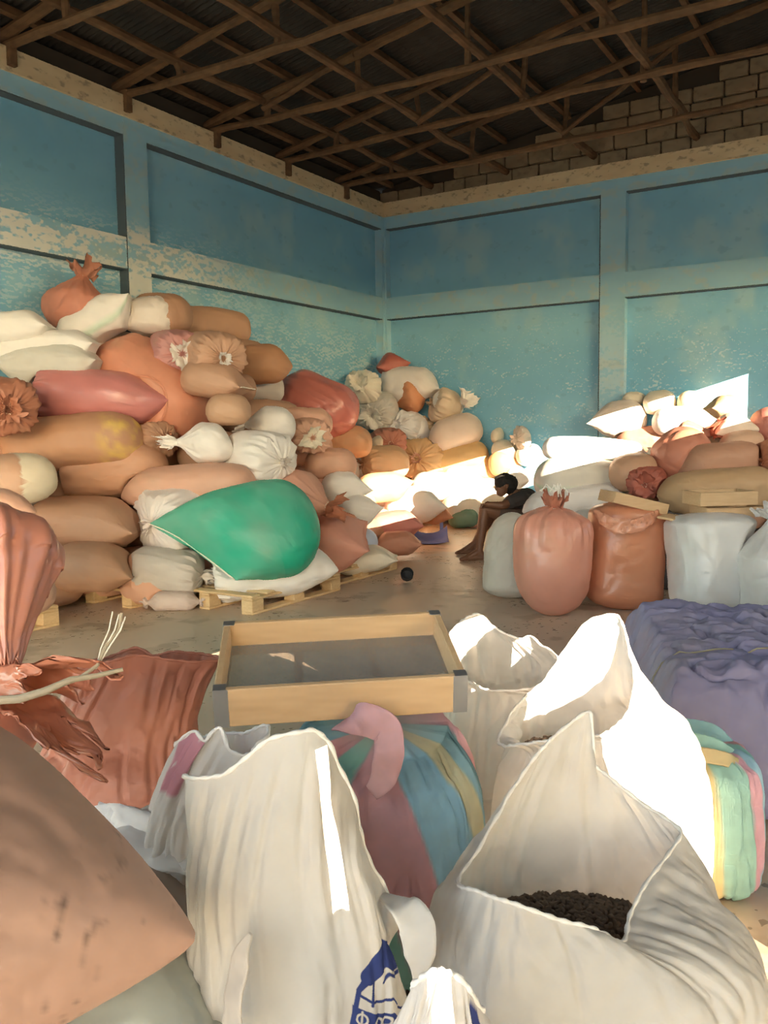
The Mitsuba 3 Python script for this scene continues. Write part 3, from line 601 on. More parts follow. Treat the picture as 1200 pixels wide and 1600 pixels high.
Rh('crumpled terracotta sack in the middle of the right heap', (1030, 745), (1098, 680), 70, (.46, .185, .125), ('round', 'round'), crumple=2.4)
Rh('dark red knotted sack end left of the big tan sack', (1006, 758), (1016, 748), 42, (.34, .10, .07), ('tie', 'round'), dd=.5, frill=(.7, .4))
Rh('brown sack above the big tan sack on the right heap', (1058, 730), (1190, 716), 54, (.44, .24, .16), ('tip', 'round'))
Rh('big tan sack behind the wooden trays', (1028, 778), (1215, 762), 64, (.50, .32, .18), ('tip', 'round'))
Rh('pale brown sack between the white folded sack and the brown one', (1126, 698), (1192, 690), 36, (.56, .36, .25))
Rh('rose sack at the right edge of the heap below the end wall', (1174, 672), (1250, 660), 56, (.52, .20, .16))
Rh('dark orange sack at the right edge above the big tan sack', (1178, 726), (1260, 712), 60, (.44, .18, .10), ('tie', 'round'), frill=(.4, .4))
Rh('grey white sack standing in the gap between the two terracotta standing sacks', (918, 930), (920, 815), 46, (.50, .46, .43), depth=7.4, up=(0, -1, 0), long=.12)
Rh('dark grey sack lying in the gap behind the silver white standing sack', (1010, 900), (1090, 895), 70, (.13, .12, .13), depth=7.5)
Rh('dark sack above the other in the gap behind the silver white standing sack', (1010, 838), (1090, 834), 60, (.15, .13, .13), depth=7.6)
# sacks nearer the room on a pallet at the left, and filler sacks inside the heaps
Lh('tan rounded sack at the left edge beneath the peach pillow tip', (-110, 850), (82, 852), 78, (.55, .32, .23), depth=5.1, push=0)
Lh('peach sack lowest at the left edge beside the cut off pallet', (-110, 926), (84, 924), 62, PEACH, depth=5.1, push=0)
rng = np.random.default_rng(5)
def fillers(side, xs, ys, zs, label, group, cut):
    for iz, z in enumerate(zs):
        for x in xs:
            for y in ys:
                xx, yy = x + rng.uniform(-.05, .05) + .2 * (iz % 2), y + rng.uniform(-.05, .05)
                hh = heap_h(np.array([[xx, yy], [xx + .25, yy - .1], [xx, yy - .45], [xx, yy + .45]]), side)
                if hh[0] < z + cut or hh[1] < z + cut * .6 or xx < XL + .4 or yy > YB - .6: continue
                yaw = math.pi / 2 + rng.uniform(-.2, .2); a = np.array([math.cos(yaw), math.sin(yaw), 0]) * .5
                c = np.array([xx, yy, z])
                if any(inside(r, np.stack([c - a * .8, c - a * .4, c, c + a * .4, c + a * .8]))[0].max() > .10 for r in SACKS if not r['fill']): continue
                sack(label, c - a, c + a, .19, [TAN, BROWN, PEACH, GREY][rng.integers(4)], group=group, n=22, m=28)
                SACKS[-1]['fill'] = True
fillers('L', np.arange(XL + .45, -4.3, .5), np.arange(4.2, YB, 1.0), [.2 + .34 * k for k in range(8)], 'sack buried in the left heap under the outer sacks', 'sacks buried in the left heap', .52)
fillers('R', np.arange(-3.6, -.6, .5), np.arange(7.4, YB, 1.0), [.2 + .34 * k for k in range(5)], 'sack buried in the right heap under the outer sacks', 'sacks buried in the right heap', .44)

# pallets under the left heap
PW = 'pallet_wood'
PB = {k: mikit.ply(cbox(sz, .004), PW, smooth=False) for k, sz in dict(block=(.11, .14, .09), deck=(1.0, .10, .02), stringer=(.11, 1.2, .02), base=(.11, 1.2, .02)).items()}
def pallet(x, y, label, dz=0.):
    """Its corner nearest the room's middle at (x, y)."""
    t = thing('wooden_pallet', label, 'pallet', 'pallets under the left heap')
    for i in range(3):
        xx = x - .055 - i * .445
        again('bottom_board', PB['base'], t, T().translate([xx, y + .6, .0105]))
        again('stringer_board', PB['stringer'], t, T().translate([xx, y + .6, .1215]))
        for j in range(3): again('block', PB['block'], t, T().translate([xx, y + .07 + j * .53, .066]))
    for j in range(7): again('deck_board', PB['deck'], t, T().translate([x - .5, y + .05 + j * .1833, .143]))
    return t
pallet(-4.30, 5.0, 'pale wooden pallet with a corner towards the room under the white and green sacks')
pallet(-4.45, 6.24, 'wooden pallet behind the corner pallet under the cream flat sack')
pallet(-5.34, 4.73, 'wooden pallet under the lowest brown sack left of the grey pink bag')
pallet(-5.36, 2.86, 'wooden pallet whose end sticks out at the left behind the terracotta sack')

# standing sacks at the right
def stand(label, u, vb, vt, half_px, colour, lean=0, **k):
    b = floor_at(u, vb); d = (b - CAM) @ FWD
    A = b + [0, 0, .0]; B = at(u + lean, vt, d)
    return sack(label, A, B, half_px * d / F, colour, n=60, m=72, mat=k.pop('mat', 'glossy_sack_cloth'), up=-FWD, seed=k.pop('seed', None), **k)
stand('tall pink terracotta sack standing tied at the top with white strands', 858, 962, 780, 55, (.60, .265, .19), 12, ends=('round', 'tie'), flat=.92, frill=(.4, .55), frill_c=(.38, .14, .09), reach=(1.5, 1.35), crumple=.7, firm=3)
stand('orange terracotta sack standing open under a wooden frame', 972, 952, 784, 51, (.55, .225, .125), 10, ends=('round', 'round'), flat=.86, reach=(.55, .4), crumple=1.0)
stand('silver white sack standing under two wooden trays', 1114, 966, 800, 61, (.62, .60, .585), -6, ends=('round', 'round'), flat=.92, reach=(.7, .3), crumple=1.0)
stand('white sack standing cut off by the right edge beside the silver white one', 1222, 978, 812, 60, (.64, .61, .59), -8, ends=('round', 'neck'), flat=.92, reach=(.6, .9), frill=(.5, .5))
stand('half empty pale cloth sack standing beside the seated person', 798, 934, 800, 39, (.52, .47, .40), 2, ends=('round', 'round'), flat=.9, reach=(.5, 1.9), crumple=2.4, mat='sack_cloth')
# the near sacks at the left
sack('huge terracotta pink sack end filling the lower left corner', at(-400, 1400, 1.12), at(306, 1452, 1.22), .225, (.47, .28, .205), ('round', 'wedge'), .8, n=110, m=130, reach=(1, 1.30), mat='sack_cloth', crumple=1.8, bump=.7, seed=901,
     paint_fn=lambda V, th, C: C * (1 - (np.clip(nz(V * [1, .35, .35], 90, 3) * 4 - .7, 0, 1) * np.clip((V[:, 0] - .05) / .08, 0, 1) * np.clip((.27 - V[:, 0]) / .04, 0, 1))[:, None] * .7))
sack('greenish grey sack underneath the huge terracotta sack', at(-120, 1560, 1.35), at(330, 1580, 1.42), .13, (.40, .42, .38), ('round', 'sew'), .7, n=70, m=80, crumple=1.5, seed=905)
sack('brown grey sack in the shade between the huge terracotta sack and the tall white sack', at(150, 1440, 1.75), at(345, 1430, 1.72), .12, (.36, .29, .23), ('round', 'sew'), .7, n=60, m=64, crumple=2, seed=908)
sack('light grey sack folded over behind the huge terracotta sack', at(158, 1302, 1.86), at(345, 1336, 1.78), .055, (.62, .59, .56), ('neck', 'sew'), .5, n=60, m=64, crumple=2.6, frill=(.5, .5), frill_c=(.66, .62, .56), seed=911)
TER2 = (.50, .205, .14)
sack('big terracotta sack hanging over at the left edge with its tied neck down', at(-75, 838, 2.0), at(2, 1046, 1.78), .185, TER2, ('round', 'neck'), .85, n=90, m=110, frill=False, reach=(1, 1.5), mat='glossy_sack_cloth', seed=920, crumple=1.4, up=-FWD)
sack('terracotta sack body below the roped neck at the left edge', at(-150, 1130, 2.0), at(-10, 1125, 1.7), .125, (.50, .20, .13), ('round', 'round'), .9, n=60, m=72, seed=930, mat='glossy_sack_cloth', crumple=1.5)
finish_sacks()
big = [k for k in labels if labels[k].get('label', '').startswith('big terracotta sack hanging')][0]
rf = ruffle_mesh(.03, .085, .23, 77, n=30, m=120)
rf.apply_transform(frame(at(5, 1062, 1.75), nrm(at(150, 1118, 1.62) - at(5, 1062, 1.75)), UP, np.cross(nrm(at(150, 1118, 1.62) - at(5, 1062, 1.75)), UP)))
put('gathered_mouth', rf, 'glossy_sack_cloth', big, smooth=True, color=flat_c(rf, (.46, .17, .10), 4, .3))
cord = put('cord', tube([at(*p) for p in ((-30, 1096, 1.6), (30, 1092, 1.56), (70, 1080, 1.55), (110, 1062, 1.56), (150, 1056, 1.58), (192, 1046, 1.6))], [.008, .008, .0075, .006, .005, .004], 10), 'dark_string', big)
put('cord', tube([at(*p) for p in ((60, 1084, 1.55), (120, 1062, 1.57), (152, 1040, 1.6), (165, 1010, 1.62), (186, 985, 1.64), (190, 958, 1.65))], .0035, 8), 'dark_string', big)
for i in range(3):
    put('cord', tube([at(*p) for p in ((150, 1045, 1.6), (158 + 6 * i, 1012, 1.62), (170 + 9 * i, 985, 1.63), (176 + 10 * i, 956 + 4 * i, 1.65))], .0015, 6), 'string', big)

# ------------------------------------------------------------------ open bags of woven cloth
RH, FH = nrm([.85102, .52496, 0]), nrm([-.52496, .85102, 0])
def open_bag(label, name, centre, levels, rim, colour, mat, seed, m=180, n=110, wr=.012, fine=.004, folds=(9, 17), stripes=None, fold_from=.35, hem_c=None, catg='sack', close=None, expo=2.6, hem=.004):
    """A bag whose wall rises from a footprint through the levels (height, half width, half depth, shift right, shift away) to its mouth,
    given as (angle, point) around the bag: 0 right, 90 away, 180 left, 270 near."""
    rg = np.random.default_rng(seed); t = thing(name, label, catg)
    O = np.array([centre[0], centre[1], 0.]); th = np.arange(m) * 2 * math.pi / m
    rim = sorted(rim, key=lambda q: q[0] % 360); A = np.radians([q[0] % 360 for q in rim]); R = np.array([q[1] for q in rim], float)
    A3 = np.r_[A - 2 * math.pi, A, A + 2 * math.pi]; rimc = PchipInterpolator(A3, np.vstack([R, R, R]), axis=0)(th)
    c, sn = np.cos(th), np.sin(th); ex = 2 / expo
    rows = []
    for z, ax, ay, ox, oy in levels:
        zz_ = np.minimum(z, rimc[:, 2] * .93 * z / levels[-1][0])[:, None] if z > 0 else np.zeros((m, 1))
        rows.append(O + (ox + ax * np.sign(c) * np.abs(c) ** ex)[:, None] * RH + (oy + ay * np.sign(sn) * np.abs(sn) ** ex)[:, None] * FH + zz_ * np.array([0, 0, 1.]))
    K = np.stack(rows + [rimc]); s0 = np.linspace(0, 1, len(K)); seg = np.linalg.norm(np.diff(K, axis=0), axis=2).mean(1); s0 = np.r_[0, np.cumsum(seg)]; s0 /= s0[-1]
    s = np.linspace(0, 1, n); V = PchipInterpolator(s0, K, axis=0)(s)                       # n x m x 3
    f = grid_faces(n, m, True); Vf = V.reshape(-1, 3); N = normals_of(Vf, f)
    ph = rg.uniform(0, 6, 6); S, TH = np.meshgrid(s, th, indexing='ij'); q = Vf + rg.uniform(0, 30, 3)
    up_ = smooth01((S - fold_from) / min(.5, 1 - fold_from))
    pl = (np.sin(folds[0] * TH + ph[0] + 2 * S) + .6 * np.sin(folds[1] * TH + ph[1] - 3 * S)) * up_ * .5
    circ = np.stack([np.cos(TH) * 3, np.sin(TH) * 3, S * 1.2], -1).reshape(-1, 3) + rg.uniform(0, 20, 3)
    d = wr * (pl.ravel() * .3 + 2.2 * nz(circ, 1.6, seed) * (.4 + .6 * up_.ravel()) - 1.6 * np.clip(ridge(circ, 1.3, seed + 4) - .84, 0, 1) * 4) + fine * (2 * nz(q, 16, seed + 2) - 2.4 * np.clip(ridge(q * [1, 1, .5], 8, seed + 7) - .85, 0, 1) * 4)
    edge = np.clip((1 - S.ravel()) / .05, 0.25, 1)
    Vf = Vf + N * (d * edge)[:, None]; Vf[:, 2] = np.maximum(Vf[:, 2], .004)
    C = np.array(colour)[None] * (1 + .14 * nz(q, 4, seed)[:, None] + .08 * nz(q, 30, seed + 1)[:, None])
    dirt = np.clip(nz(q, 6, seed + 11) * 3 - .2, 0, 1)[:, None] * .3
    C = C * (1 - dirt) + dirt * np.array([.46, .38, .30])
    if stripes is not None: C = stripes(S.ravel(), TH.ravel(), q, C)
    C = np.clip(C, .003, .9); U = np.stack([(TH * np.mean([l[1] + l[2] for l in levels]) * .5).ravel() * 1.0, (S * seg.sum()).ravel()], -1)
    base = np.vstack([Vf, Vf[:m].mean(0)]); j = np.arange(m); fb = np.stack([j, np.roll(j, -1), j * 0 + n * m], -1)[:, ::-1]
    Call = np.vstack([C, C[:m].mean(0)]); Uall = np.vstack([U, U[:1]])
    if close is not None:
        k0 = len(base); base = np.vstack([base, Vf[-m:].mean(0) + [0, 0, close]]); Call = np.vstack([Call, C[-m:].mean(0)]); Uall = np.vstack([Uall, U[-1:]])
        fb = np.vstack([fb, np.stack([j + (n - 1) * m, np.roll(j, -1) + (n - 1) * m, j * 0 + k0], -1)])
    mesh = trimesh.Trimesh(base, np.vstack([f, fb]), process=False)
    put('body', mesh, mat, t, smooth=True, color=Call, uv=Uall)
    if hem and close is None:
        hp = Vf.reshape(n, m, 3)[-1]; keep = np.r_[True, np.linalg.norm(np.diff(hp, axis=0), axis=1) > 1e-4]
        hm = tube(hp[keep], hem * (1 + .25 * np.sin(np.arange(keep.sum()) * .9)), 7, closed=True)
        put('hem', hm, 'sack_cloth', t, smooth=True, color=flat_c(hm, hem_c or colour, seed))
    return t, Vf.reshape(n, m, 3)
def ribbon(pts, width, thick=.004, seed=0, across=None, n=40):
    """A strip of cloth along the points."""
    pts = np.array(pts, float); k = np.linspace(0, 1, len(pts)); c = PchipInterpolator(k, pts, axis=0)(np.linspace(0, 1, n))
    tg = np.gradient(c, axis=0); tg /= np.linalg.norm(tg, axis=1, keepdims=True); ac = np.broadcast_to(across if across is not None else UP, c.shape)
    ac = ac - tg * (ac * tg).sum(1, keepdims=True); ac /= np.linalg.norm(ac, axis=1, keepdims=True); nn = np.cross(tg, ac)
    w = np.broadcast_to(width, (len(pts),)) if np.ndim(width) else np.full(len(pts), width); w = np.interp(np.linspace(0, 1, n), k, w)
    sx = np.linspace(-1, 1, 9); V = (c[:, None] + ac[:, None] * (w[:, None] * sx)[..., None] / 2).reshape(-1, 3)
    V = V + np.repeat(nn, 9, 0) * (.012 * nz(V, 14, seed) * 2)[:, None]
    f = grid_faces(n, 9, False); N = normals_of(V, f); V2 = V - N * thick; q = len(V)
    ed = np.r_[np.arange(9), np.arange(1, n) * 9 + 8, (n - 1) * 9 + np.arange(7, -1, -1), np.arange(n - 2, 0, -1) * 9]; e2 = np.roll(ed, -1)
    return trimesh.Trimesh(np.vstack([V, V2]), np.vstack([f, f[:, ::-1] + q, np.stack([ed, ed + q, e2 + q], -1), np.stack([ed, e2 + q, e2], -1)]), process=False)
BAG = (.72, .68, .63)
def beans(label, centre, rx, ry, z, mound, seed, count=1100, size=.0062):
    rg = np.random.default_rng(seed); ico = trimesh.creation.icosphere(1); ms = []
    r = np.linspace(0, 1, 9); a = np.linspace(0, 2 * math.pi, 40, endpoint=False)
    V = np.array([centre + RH * rx * q * math.cos(t) + FH * ry * q * math.sin(t) + np.array([0, 0, z + mound * (1 - q * q)]) for q in r for t in a])
    ms.append((V, grid_faces(9, 40, True)))
    low = V[-40:] - [0, 0, .06]; ms.append((np.vstack([V[-40:], low]), grid_faces(2, 40, True)))
    for _ in range(count):
        q, t = math.sqrt(rg.uniform()) * .98, rg.uniform(0, 2 * math.pi)
        p = centre + RH * rx * q * math.cos(t) + FH * ry * q * math.sin(t) + np.array([0, 0, z + mound * (1 - q * q) + size * rg.uniform(-.2, .8)])
        M = trimesh.transformations.random_rotation_matrix(rg.uniform(size=3))[:3, :3]
        ms.append((ico.vertices * [size * 1.35, size, size * .75] @ M.T + p, ico.faces))
    k, Vs, Fs = 0, [], []
    for v, f in ms: Vs.append(v); Fs.append(f + k); k += len(v)
    key = put('coffee_beans', trimesh.Trimesh(np.vstack(Vs), np.vstack(Fs), process=False), 'bean_dark', smooth=True)
    return tag(key, label, 'beans', kind='stuff')

# front open sack with dark beans
c = at(918, 1560, 1.62)[:2]
open_bag('open white sack of dark beans in front, its back panel pulled up to a point', 'open_sack', c,
         [(.0, .23, .17, .0, 0), (.06, .29, .23, 0, 0), (.30, .32, .25, .01, 0), (.45, .30, .24, .0, 0)],
         [(182, at(716, 1380, 1.55)), (212, at(745, 1392, 1.46)), (238, at(790, 1408, 1.42)), (262, at(860, 1432, 1.41)), (288, at(930, 1452, 1.42)), (312, at(976, 1468, 1.45)), (330, at(986, 1425, 1.52)), (345, at(1006, 1385, 1.58)), (0, at(1040, 1340, 1.66)), (14, at(1064, 1304, 1.72)),
          (34, at(1014, 1262, 1.80)), (58, at(950, 1212, 1.85)), (72, at(930, 1196, 1.86)), (88, at(921, 1112, 1.88)), (108, at(866, 1150, 1.86)), (128, at(836, 1184, 1.84)), (150, at(782, 1263, 1.76)), (168, at(730, 1352, 1.64))],
         BAG, 'thin_cloth', 41, m=300, n=150, wr=.008, fine=.003)
beans('dark dried beans filling the open white sack in front', np.r_[at(890, 1420, 1.66)[:2], 0.], .20, .15, .42, .03, 3, 1500, .0062)
# white sack behind it with the tall flap
c = at(930, 1300, 2.42)[:2]
open_bag('white sack with a tall upright flap standing behind the front bean sack', 'open_sack', c,
         [(.0, .22, .18, 0, 0), (.07, .29, .24, 0, 0), (.30, .30, .25, .01, 0), (.52, .275, .23, 0.01, 0), (.62, .22, .19, 0, 0)],
         [(180, at(778, 1158, 2.34)), (205, at(790, 1166, 2.27)), (235, at(825, 1163, 2.22)), (265, at(868, 1155, 2.2)), (295, at(920, 1152, 2.2)), (325, at(955, 1140, 2.24)), (350, at(980, 1112, 2.34)), (10, at(991, 1063, 2.44)), (28, at(983, 1015, 2.52)),
          (46, at(972, 972, 2.57)), (60, at(960, 960, 2.59)), (78, at(923, 968, 2.6)), (100, at(888, 1007, 2.58)), (125, at(845, 1067, 2.52)), (150, at(803, 1106, 2.44)), (165, at(784, 1140, 2.39))],
         (.78, .74, .69), 'thin_cloth', 42, m=240, n=120, wr=.012, fine=.003)
beans('dark beans just showing inside the sack with the tall flap', np.r_[at(905, 1150, 2.46)[:2], 0.], .19, .14, .47, .02, 4, 500, .0065)
# white sack right of the sieve
c = at(800, 1120, 2.92)[:2]
open_bag('white sack with a turned out mouth just right of the wooden sieve', 'open_sack', c,
         [(.0, .2, .17, 0, 0), (.07, .25, .22, 0, 0), (.4, .25, .22, 0, 0), (.56, .23, .2, 0, 0)],
         [(180, at(716, 1030, 2.82)), (150, at(704, 987, 2.92)), (125, at(724, 968, 3.0)), (100, at(745, 959, 3.04)), (80, at(772, 978, 3.06)), (60, at(790, 990, 3.05)), (45, at(815, 998, 3.04)), (35, at(828, 993, 3.03)), (20, at(850, 1010, 3.0)), (0, at(872, 1030, 2.9)),
          (330, at(865, 1062, 2.78)), (300, at(830, 1075, 2.72)), (270, at(785, 1080, 2.7)), (240, at(745, 1072, 2.71)), (210, at(722, 1058, 2.74))],
         (.78, .74, .69), 'thin_cloth', 43, m=200, n=100, wr=.014, fine=.004)
# tall white sack with the blue print
c = at(470, 1500, 1.47)[:2]
def blue_print(p, n, uv): return 0
open_bag('tall white sack with a blue printed emblem standing in front at the left', 'open_sack', c,
         [(.0, .17, .13, .02, 0), (.07, .2, .16, .02, 0), (.35, .195, .15, .01, 0), (.55, .185, .13, .0, 0), (.68, .165, .11, -.015, 0)],
         [(180, at(288, 1212, 1.44)), (200, at(310, 1216, 1.40)), (218, at(345, 1212, 1.38)), (235, at(384, 1184, 1.37)), (252, at(427, 1153, 1.37)), (272, at(484, 1141, 1.38)), (288, at(510, 1156, 1.40)), (300, at(533, 1201, 1.42)), (312, at(555, 1250, 1.44)), (326, at(568, 1321, 1.46)),
          (345, at(604, 1392, 1.48)), (0, at(630, 1440, 1.52)), (25, at(590, 1440, 1.58)), (50, at(535, 1350, 1.62)), (75, at(480, 1270, 1.62)), (105, at(430, 1225, 1.6)), (135, at(370, 1230, 1.58)), (160, at(308, 1225, 1.5))],
         BAG, 'printed_cloth', 44, m=260, n=170, wr=.007, fine=.0025, folds=(5, 8))
# striped sacks
PAST = [(.14, .33, .30), (.60, .20, .25), (.16, .36, .47), (.62, .52, .24), (.22, .50, .50)]
def stripes_of(bands, twist):
    def fn(S, TH, q, C):
        x = (np.degrees(TH) + twist * (S - .5) + 360 * 3) % 360
        out = np.array(C) * np.array([.30, .66, .62]) * .8
        for a, b, c in bands:
            k = (smooth01((x - a) / 3 + .5) * (1 - smooth01((x - b) / 3 + .5)))[:, None]; out = out * (1 - k) + k * np.array(c)
        return out * (1 + .25 * nz(q, 22, 5)[:, None])
    return fn
c = at(592, 1290, 2.28)[:2]
open_bag('pastel striped woven sack carrying the wooden sieve', 'striped_sack', c,
         [(.0, .22, .18, 0, 0), (.07, .275, .23, 0, 0), (.35, .285, .24, 0, 0), (.55, .27, .23, 0, 0), (.66, .23, .2, 0, 0)],
         [(a, at(600, 1115, 2.30) + RH * .17 * math.cos(math.radians(a)) + FH * .13 * math.sin(math.radians(a)) + np.array([0, 0, -.035 + .05 * math.sin(math.radians(a))])) for a in range(0, 360, 30)],
         (.9, .9, .9), 'woven_cloth', 45, m=240, n=120, wr=.014, fine=.003, close=.01,
         stripes=stripes_of([(247, 270, (.28, .55, .46)), (270, 295, (.80, .44, .47)), (295, 328, (.42, .70, .82)), (328, 347, (.84, .75, .46)), (347, 359.9, (.40, .62, .64)), (0, 20, (.30, .5, .52)), (20, 60, (.68, .38, .42)), (222, 247, (.68, .32, .35)), (60, 140, (.6, .5, .3)), (140, 222, (.2, .4, .5))], 35))
curl = ribbon([at(*p) for p in ((578, 1240, 2.03), (598, 1212, 2.01), (608, 1172, 2.0), (598, 1136, 2.02), (566, 1124, 2.05), (530, 1132, 2.1))], [.04, .07, .085, .085, .08, .06], seed=31, across=nrm(RIGHT * .8 + UP * .5 - FWD * .5))
put('curled_mouth', curl, 'woven_cloth', [k for k in labels if labels[k].get('label', '').startswith('pastel striped woven')][0], smooth=True, color=flat_c(curl, (.70, .40, .43), 3, .3), uv=np.asarray(curl.vertices)[:, :2])
c = at(1084, 1300, 2.66)[:2]
stp, _ = open_bag('pastel striped sack with a folded top standing at the right beside the tarpaulin', 'striped_sack', c,
         [(.0, .13, .13, .03, 0), (.06, .18, .18, .01, 0), (.28, .19, .2, .0, 0), (.47, .18, .19, 0, 0), (.555, .165, .17, 0, 0)],
         [(a, at(1078, 1163, 2.66) + RH * .15 * math.cos(math.radians(a)) + FH * .13 * math.sin(math.radians(a)) + np.array([0, 0, .0])) for a in range(0, 360, 30)],
         (.9, .9, .9), 'woven_cloth', 46, m=200, n=100, wr=.010, fine=.003, close=.012,
         stripes=stripes_of([(238, 272, (.66, .56, .30)), (272, 303, (.34, .58, .52)), (303, 322, (.70, .40, .48)), (322, 340, (.34, .54, .66)), (340, 359, (.3, .6, .55)), (0, 90, (.6, .3, .33)), (90, 238, (.35, .56, .56))], 5))
for pts, w, c_ in (([(1000, 1150, 2.62), (1060, 1136, 2.66), (1120, 1140, 2.68), (1172, 1188, 2.66)], .05, (.30, .52, .56)), ([(1010, 1172, 2.52), (1070, 1160, 2.54), (1130, 1168, 2.56), (1180, 1200, 2.60)], .06, (.34, .58, .52)),
                  ([(1030, 1190, 2.48), (1085, 1178, 2.49), (1140, 1184, 2.51), (1182, 1206, 2.56)], .045, (.62, .50, .28)), ([(1070, 1142, 2.7), (1115, 1146, 2.7), (1160, 1170, 2.7), (1182, 1200, 2.68)], .05, (.45, .16, .19))):
    rb = ribbon([at(*p) for p in pts], w, seed=int(w * 1000), across=nrm(UP + FWD * .6)); rb.apply_translation(-RH * .03); put('folded_mouth', rb, 'woven_cloth', stp, smooth=True, color=flat_c(rb, c_, 3), uv=np.asarray(rb.vertices)[:, :2])
# terracotta bag with a gathered, flattened mouth, and the white bag with the pink patch
c = at(195, 1200, 2.55)[:2]
open_bag('terracotta sack with a pleated flattened mouth behind the wooden sieve at its left', 'open_sack', c,
         [(.0, .2, .17, 0, 0), (.07, .26, .21, 0, 0), (.28, .27, .22, 0, 0), (.44, .25, .2, 0, 0), (.53, .215, .13, .01, -.02)],
         [(180, at(98, 1050, 2.46)), (200, at(112, 1046, 2.42)), (225, at(145, 1040, 2.39)), (250, at(178, 1032, 2.38)), (270, at(213, 1024, 2.38)), (290, at(255, 1030, 2.38)), (315, at(300, 1034, 2.40)), (340, at(338, 1032, 2.43)), (0, at(346, 1028, 2.47)),
          (30, at(320, 1022, 2.52)), (60, at(270, 1018, 2.53)), (80, at(240, 1024, 2.54)), (95, at(213, 1012, 2.54)), (120, at(170, 1026, 2.54)), (150, at(125, 1036, 2.52))],
         (.40, .155, .105), 'sack_cloth', 51, m=240, n=120, wr=.010, fine=.006, folds=(13, 31), fold_from=.72)
c = at(322, 1290, 1.80)[:2]
pk = lambda S, TH, q, C: np.where((S > .875)[:, None] & (np.abs(np.degrees(TH) - 218) < 17)[:, None] & (nz(q, 40, 3) > -.2)[:, None], np.array([.62, .30, .36])[None], C)
open_bag('white bag with a pink printed patch and a ragged mouth behind the tall white sack', 'open_sack', c,
         [(.0, .1, .1, 0, 0), (.05, .13, .13, 0, 0), (.4, .135, .13, 0, 0), (.58, .12, .11, 0, 0)],
         [(180, at(275, 1166, 1.78)), (200, at(279, 1158, 1.74)), (218, at(306, 1143, 1.70)), (232, at(319, 1158, 1.68)), (248, at(343, 1137, 1.68)), (262, at(358, 1172, 1.68)), (285, at(385, 1180, 1.69)), (320, at(408, 1160, 1.72)), (350, at(420, 1140, 1.80)), (20, at(412, 1134, 1.86)), (70, at(375, 1146, 1.90)), (120, at(320, 1150, 1.88)), (150, at(290, 1160, 1.84))],
         (.74, .70, .66), 'thin_cloth', 52, m=160, n=90, wr=.012, fine=.004, stripes=pk)
c = at(690, 1640, 1.13)[:2]
marks = lambda S, TH, q, C: np.where((np.abs(np.degrees(TH) - 316) < 10)[:, None] & (S > .75)[:, None] & (S < .985)[:, None], np.array([.06, .08, .25])[None], np.where((np.abs(np.degrees(TH) - 340) < 14)[:, None] & (S > .7)[:, None] & (S < .94)[:, None], np.array([.62, .16, .10])[None], C))
open_bag('small white bag with blue and red print between the two tall white sacks', 'open_sack', c,
         [(.0, .1, .06, 0, 0), (.05, .12, .075, 0, 0), (.4, .11, .07, 0, 0), (.58, .08, .055, 0, 0)],
         [(180, at(645, 1545, 1.12)), (215, at(655, 1530, 1.09)), (250, at(685, 1516, 1.08)), (275, at(702, 1520, 1.08)), (310, at(735, 1545, 1.09)), (340, at(752, 1575, 1.12)), (10, at(748, 1580, 1.15)), (60, at(720, 1550, 1.17)), (110, at(690, 1535, 1.17)), (150, at(660, 1545, 1.15))],
         (.74, .70, .66), 'thin_cloth', 53, m=140, n=80, wr=.008, fine=.004, stripes=marks)
tall = [k for k in labels if labels[k].get('label', '').startswith('tall white sack with a blue')][0]
rb = ribbon([at(*p) for p in ((596, 1398, 1.46), (628, 1414, 1.41), (652, 1450, 1.39), (656, 1490, 1.39), (648, 1530, 1.40))], [.02, .05, .06, .05, .008], seed=9, across=RIGHT)
put('turned_out_flap', rb, 'thin_cloth', tall, smooth=True, color=flat_c(rb, (.78, .75, .71), 2, .1))
rb = ribbon([at(*p) for p in ((394, 1458, 1.265), (378, 1500, 1.262), (368, 1550, 1.26), (362, 1640, 1.26))], [.006, .035, .04, .04], seed=19, across=nrm(RIGHT - FWD * .8))
put('pinched_fold', rb, 'thin_cloth', tall, smooth=True, color=flat_c(rb, (.66, .60, .54), 2, .2))

grey = [k for k in labels if labels[k].get('label', '').startswith('light grey sack folded')][0]
for q, (pts, wd) in enumerate(((((140, 1290, 1.84), (180, 1284, 1.80), (235, 1302, 1.75), (310, 1340, 1.70)), .07), (((150, 1276, 1.88), (195, 1286, 1.85), (250, 1290, 1.82), (312, 1306, 1.78)), .06))):
    rb = ribbon([at(*p) for p in pts], wd, seed=71 + q, across=nrm(UP + .5 * FWD), n=60)
    rb.vertices += rb.vertex_normals * (.03 * nz(rb.vertices, 20, 72 + q))[:, None]
    put('fold', rb, 'sack_cloth', grey, smooth=True, color=flat_c(rb, (.66, .63, .60), 2, .2))
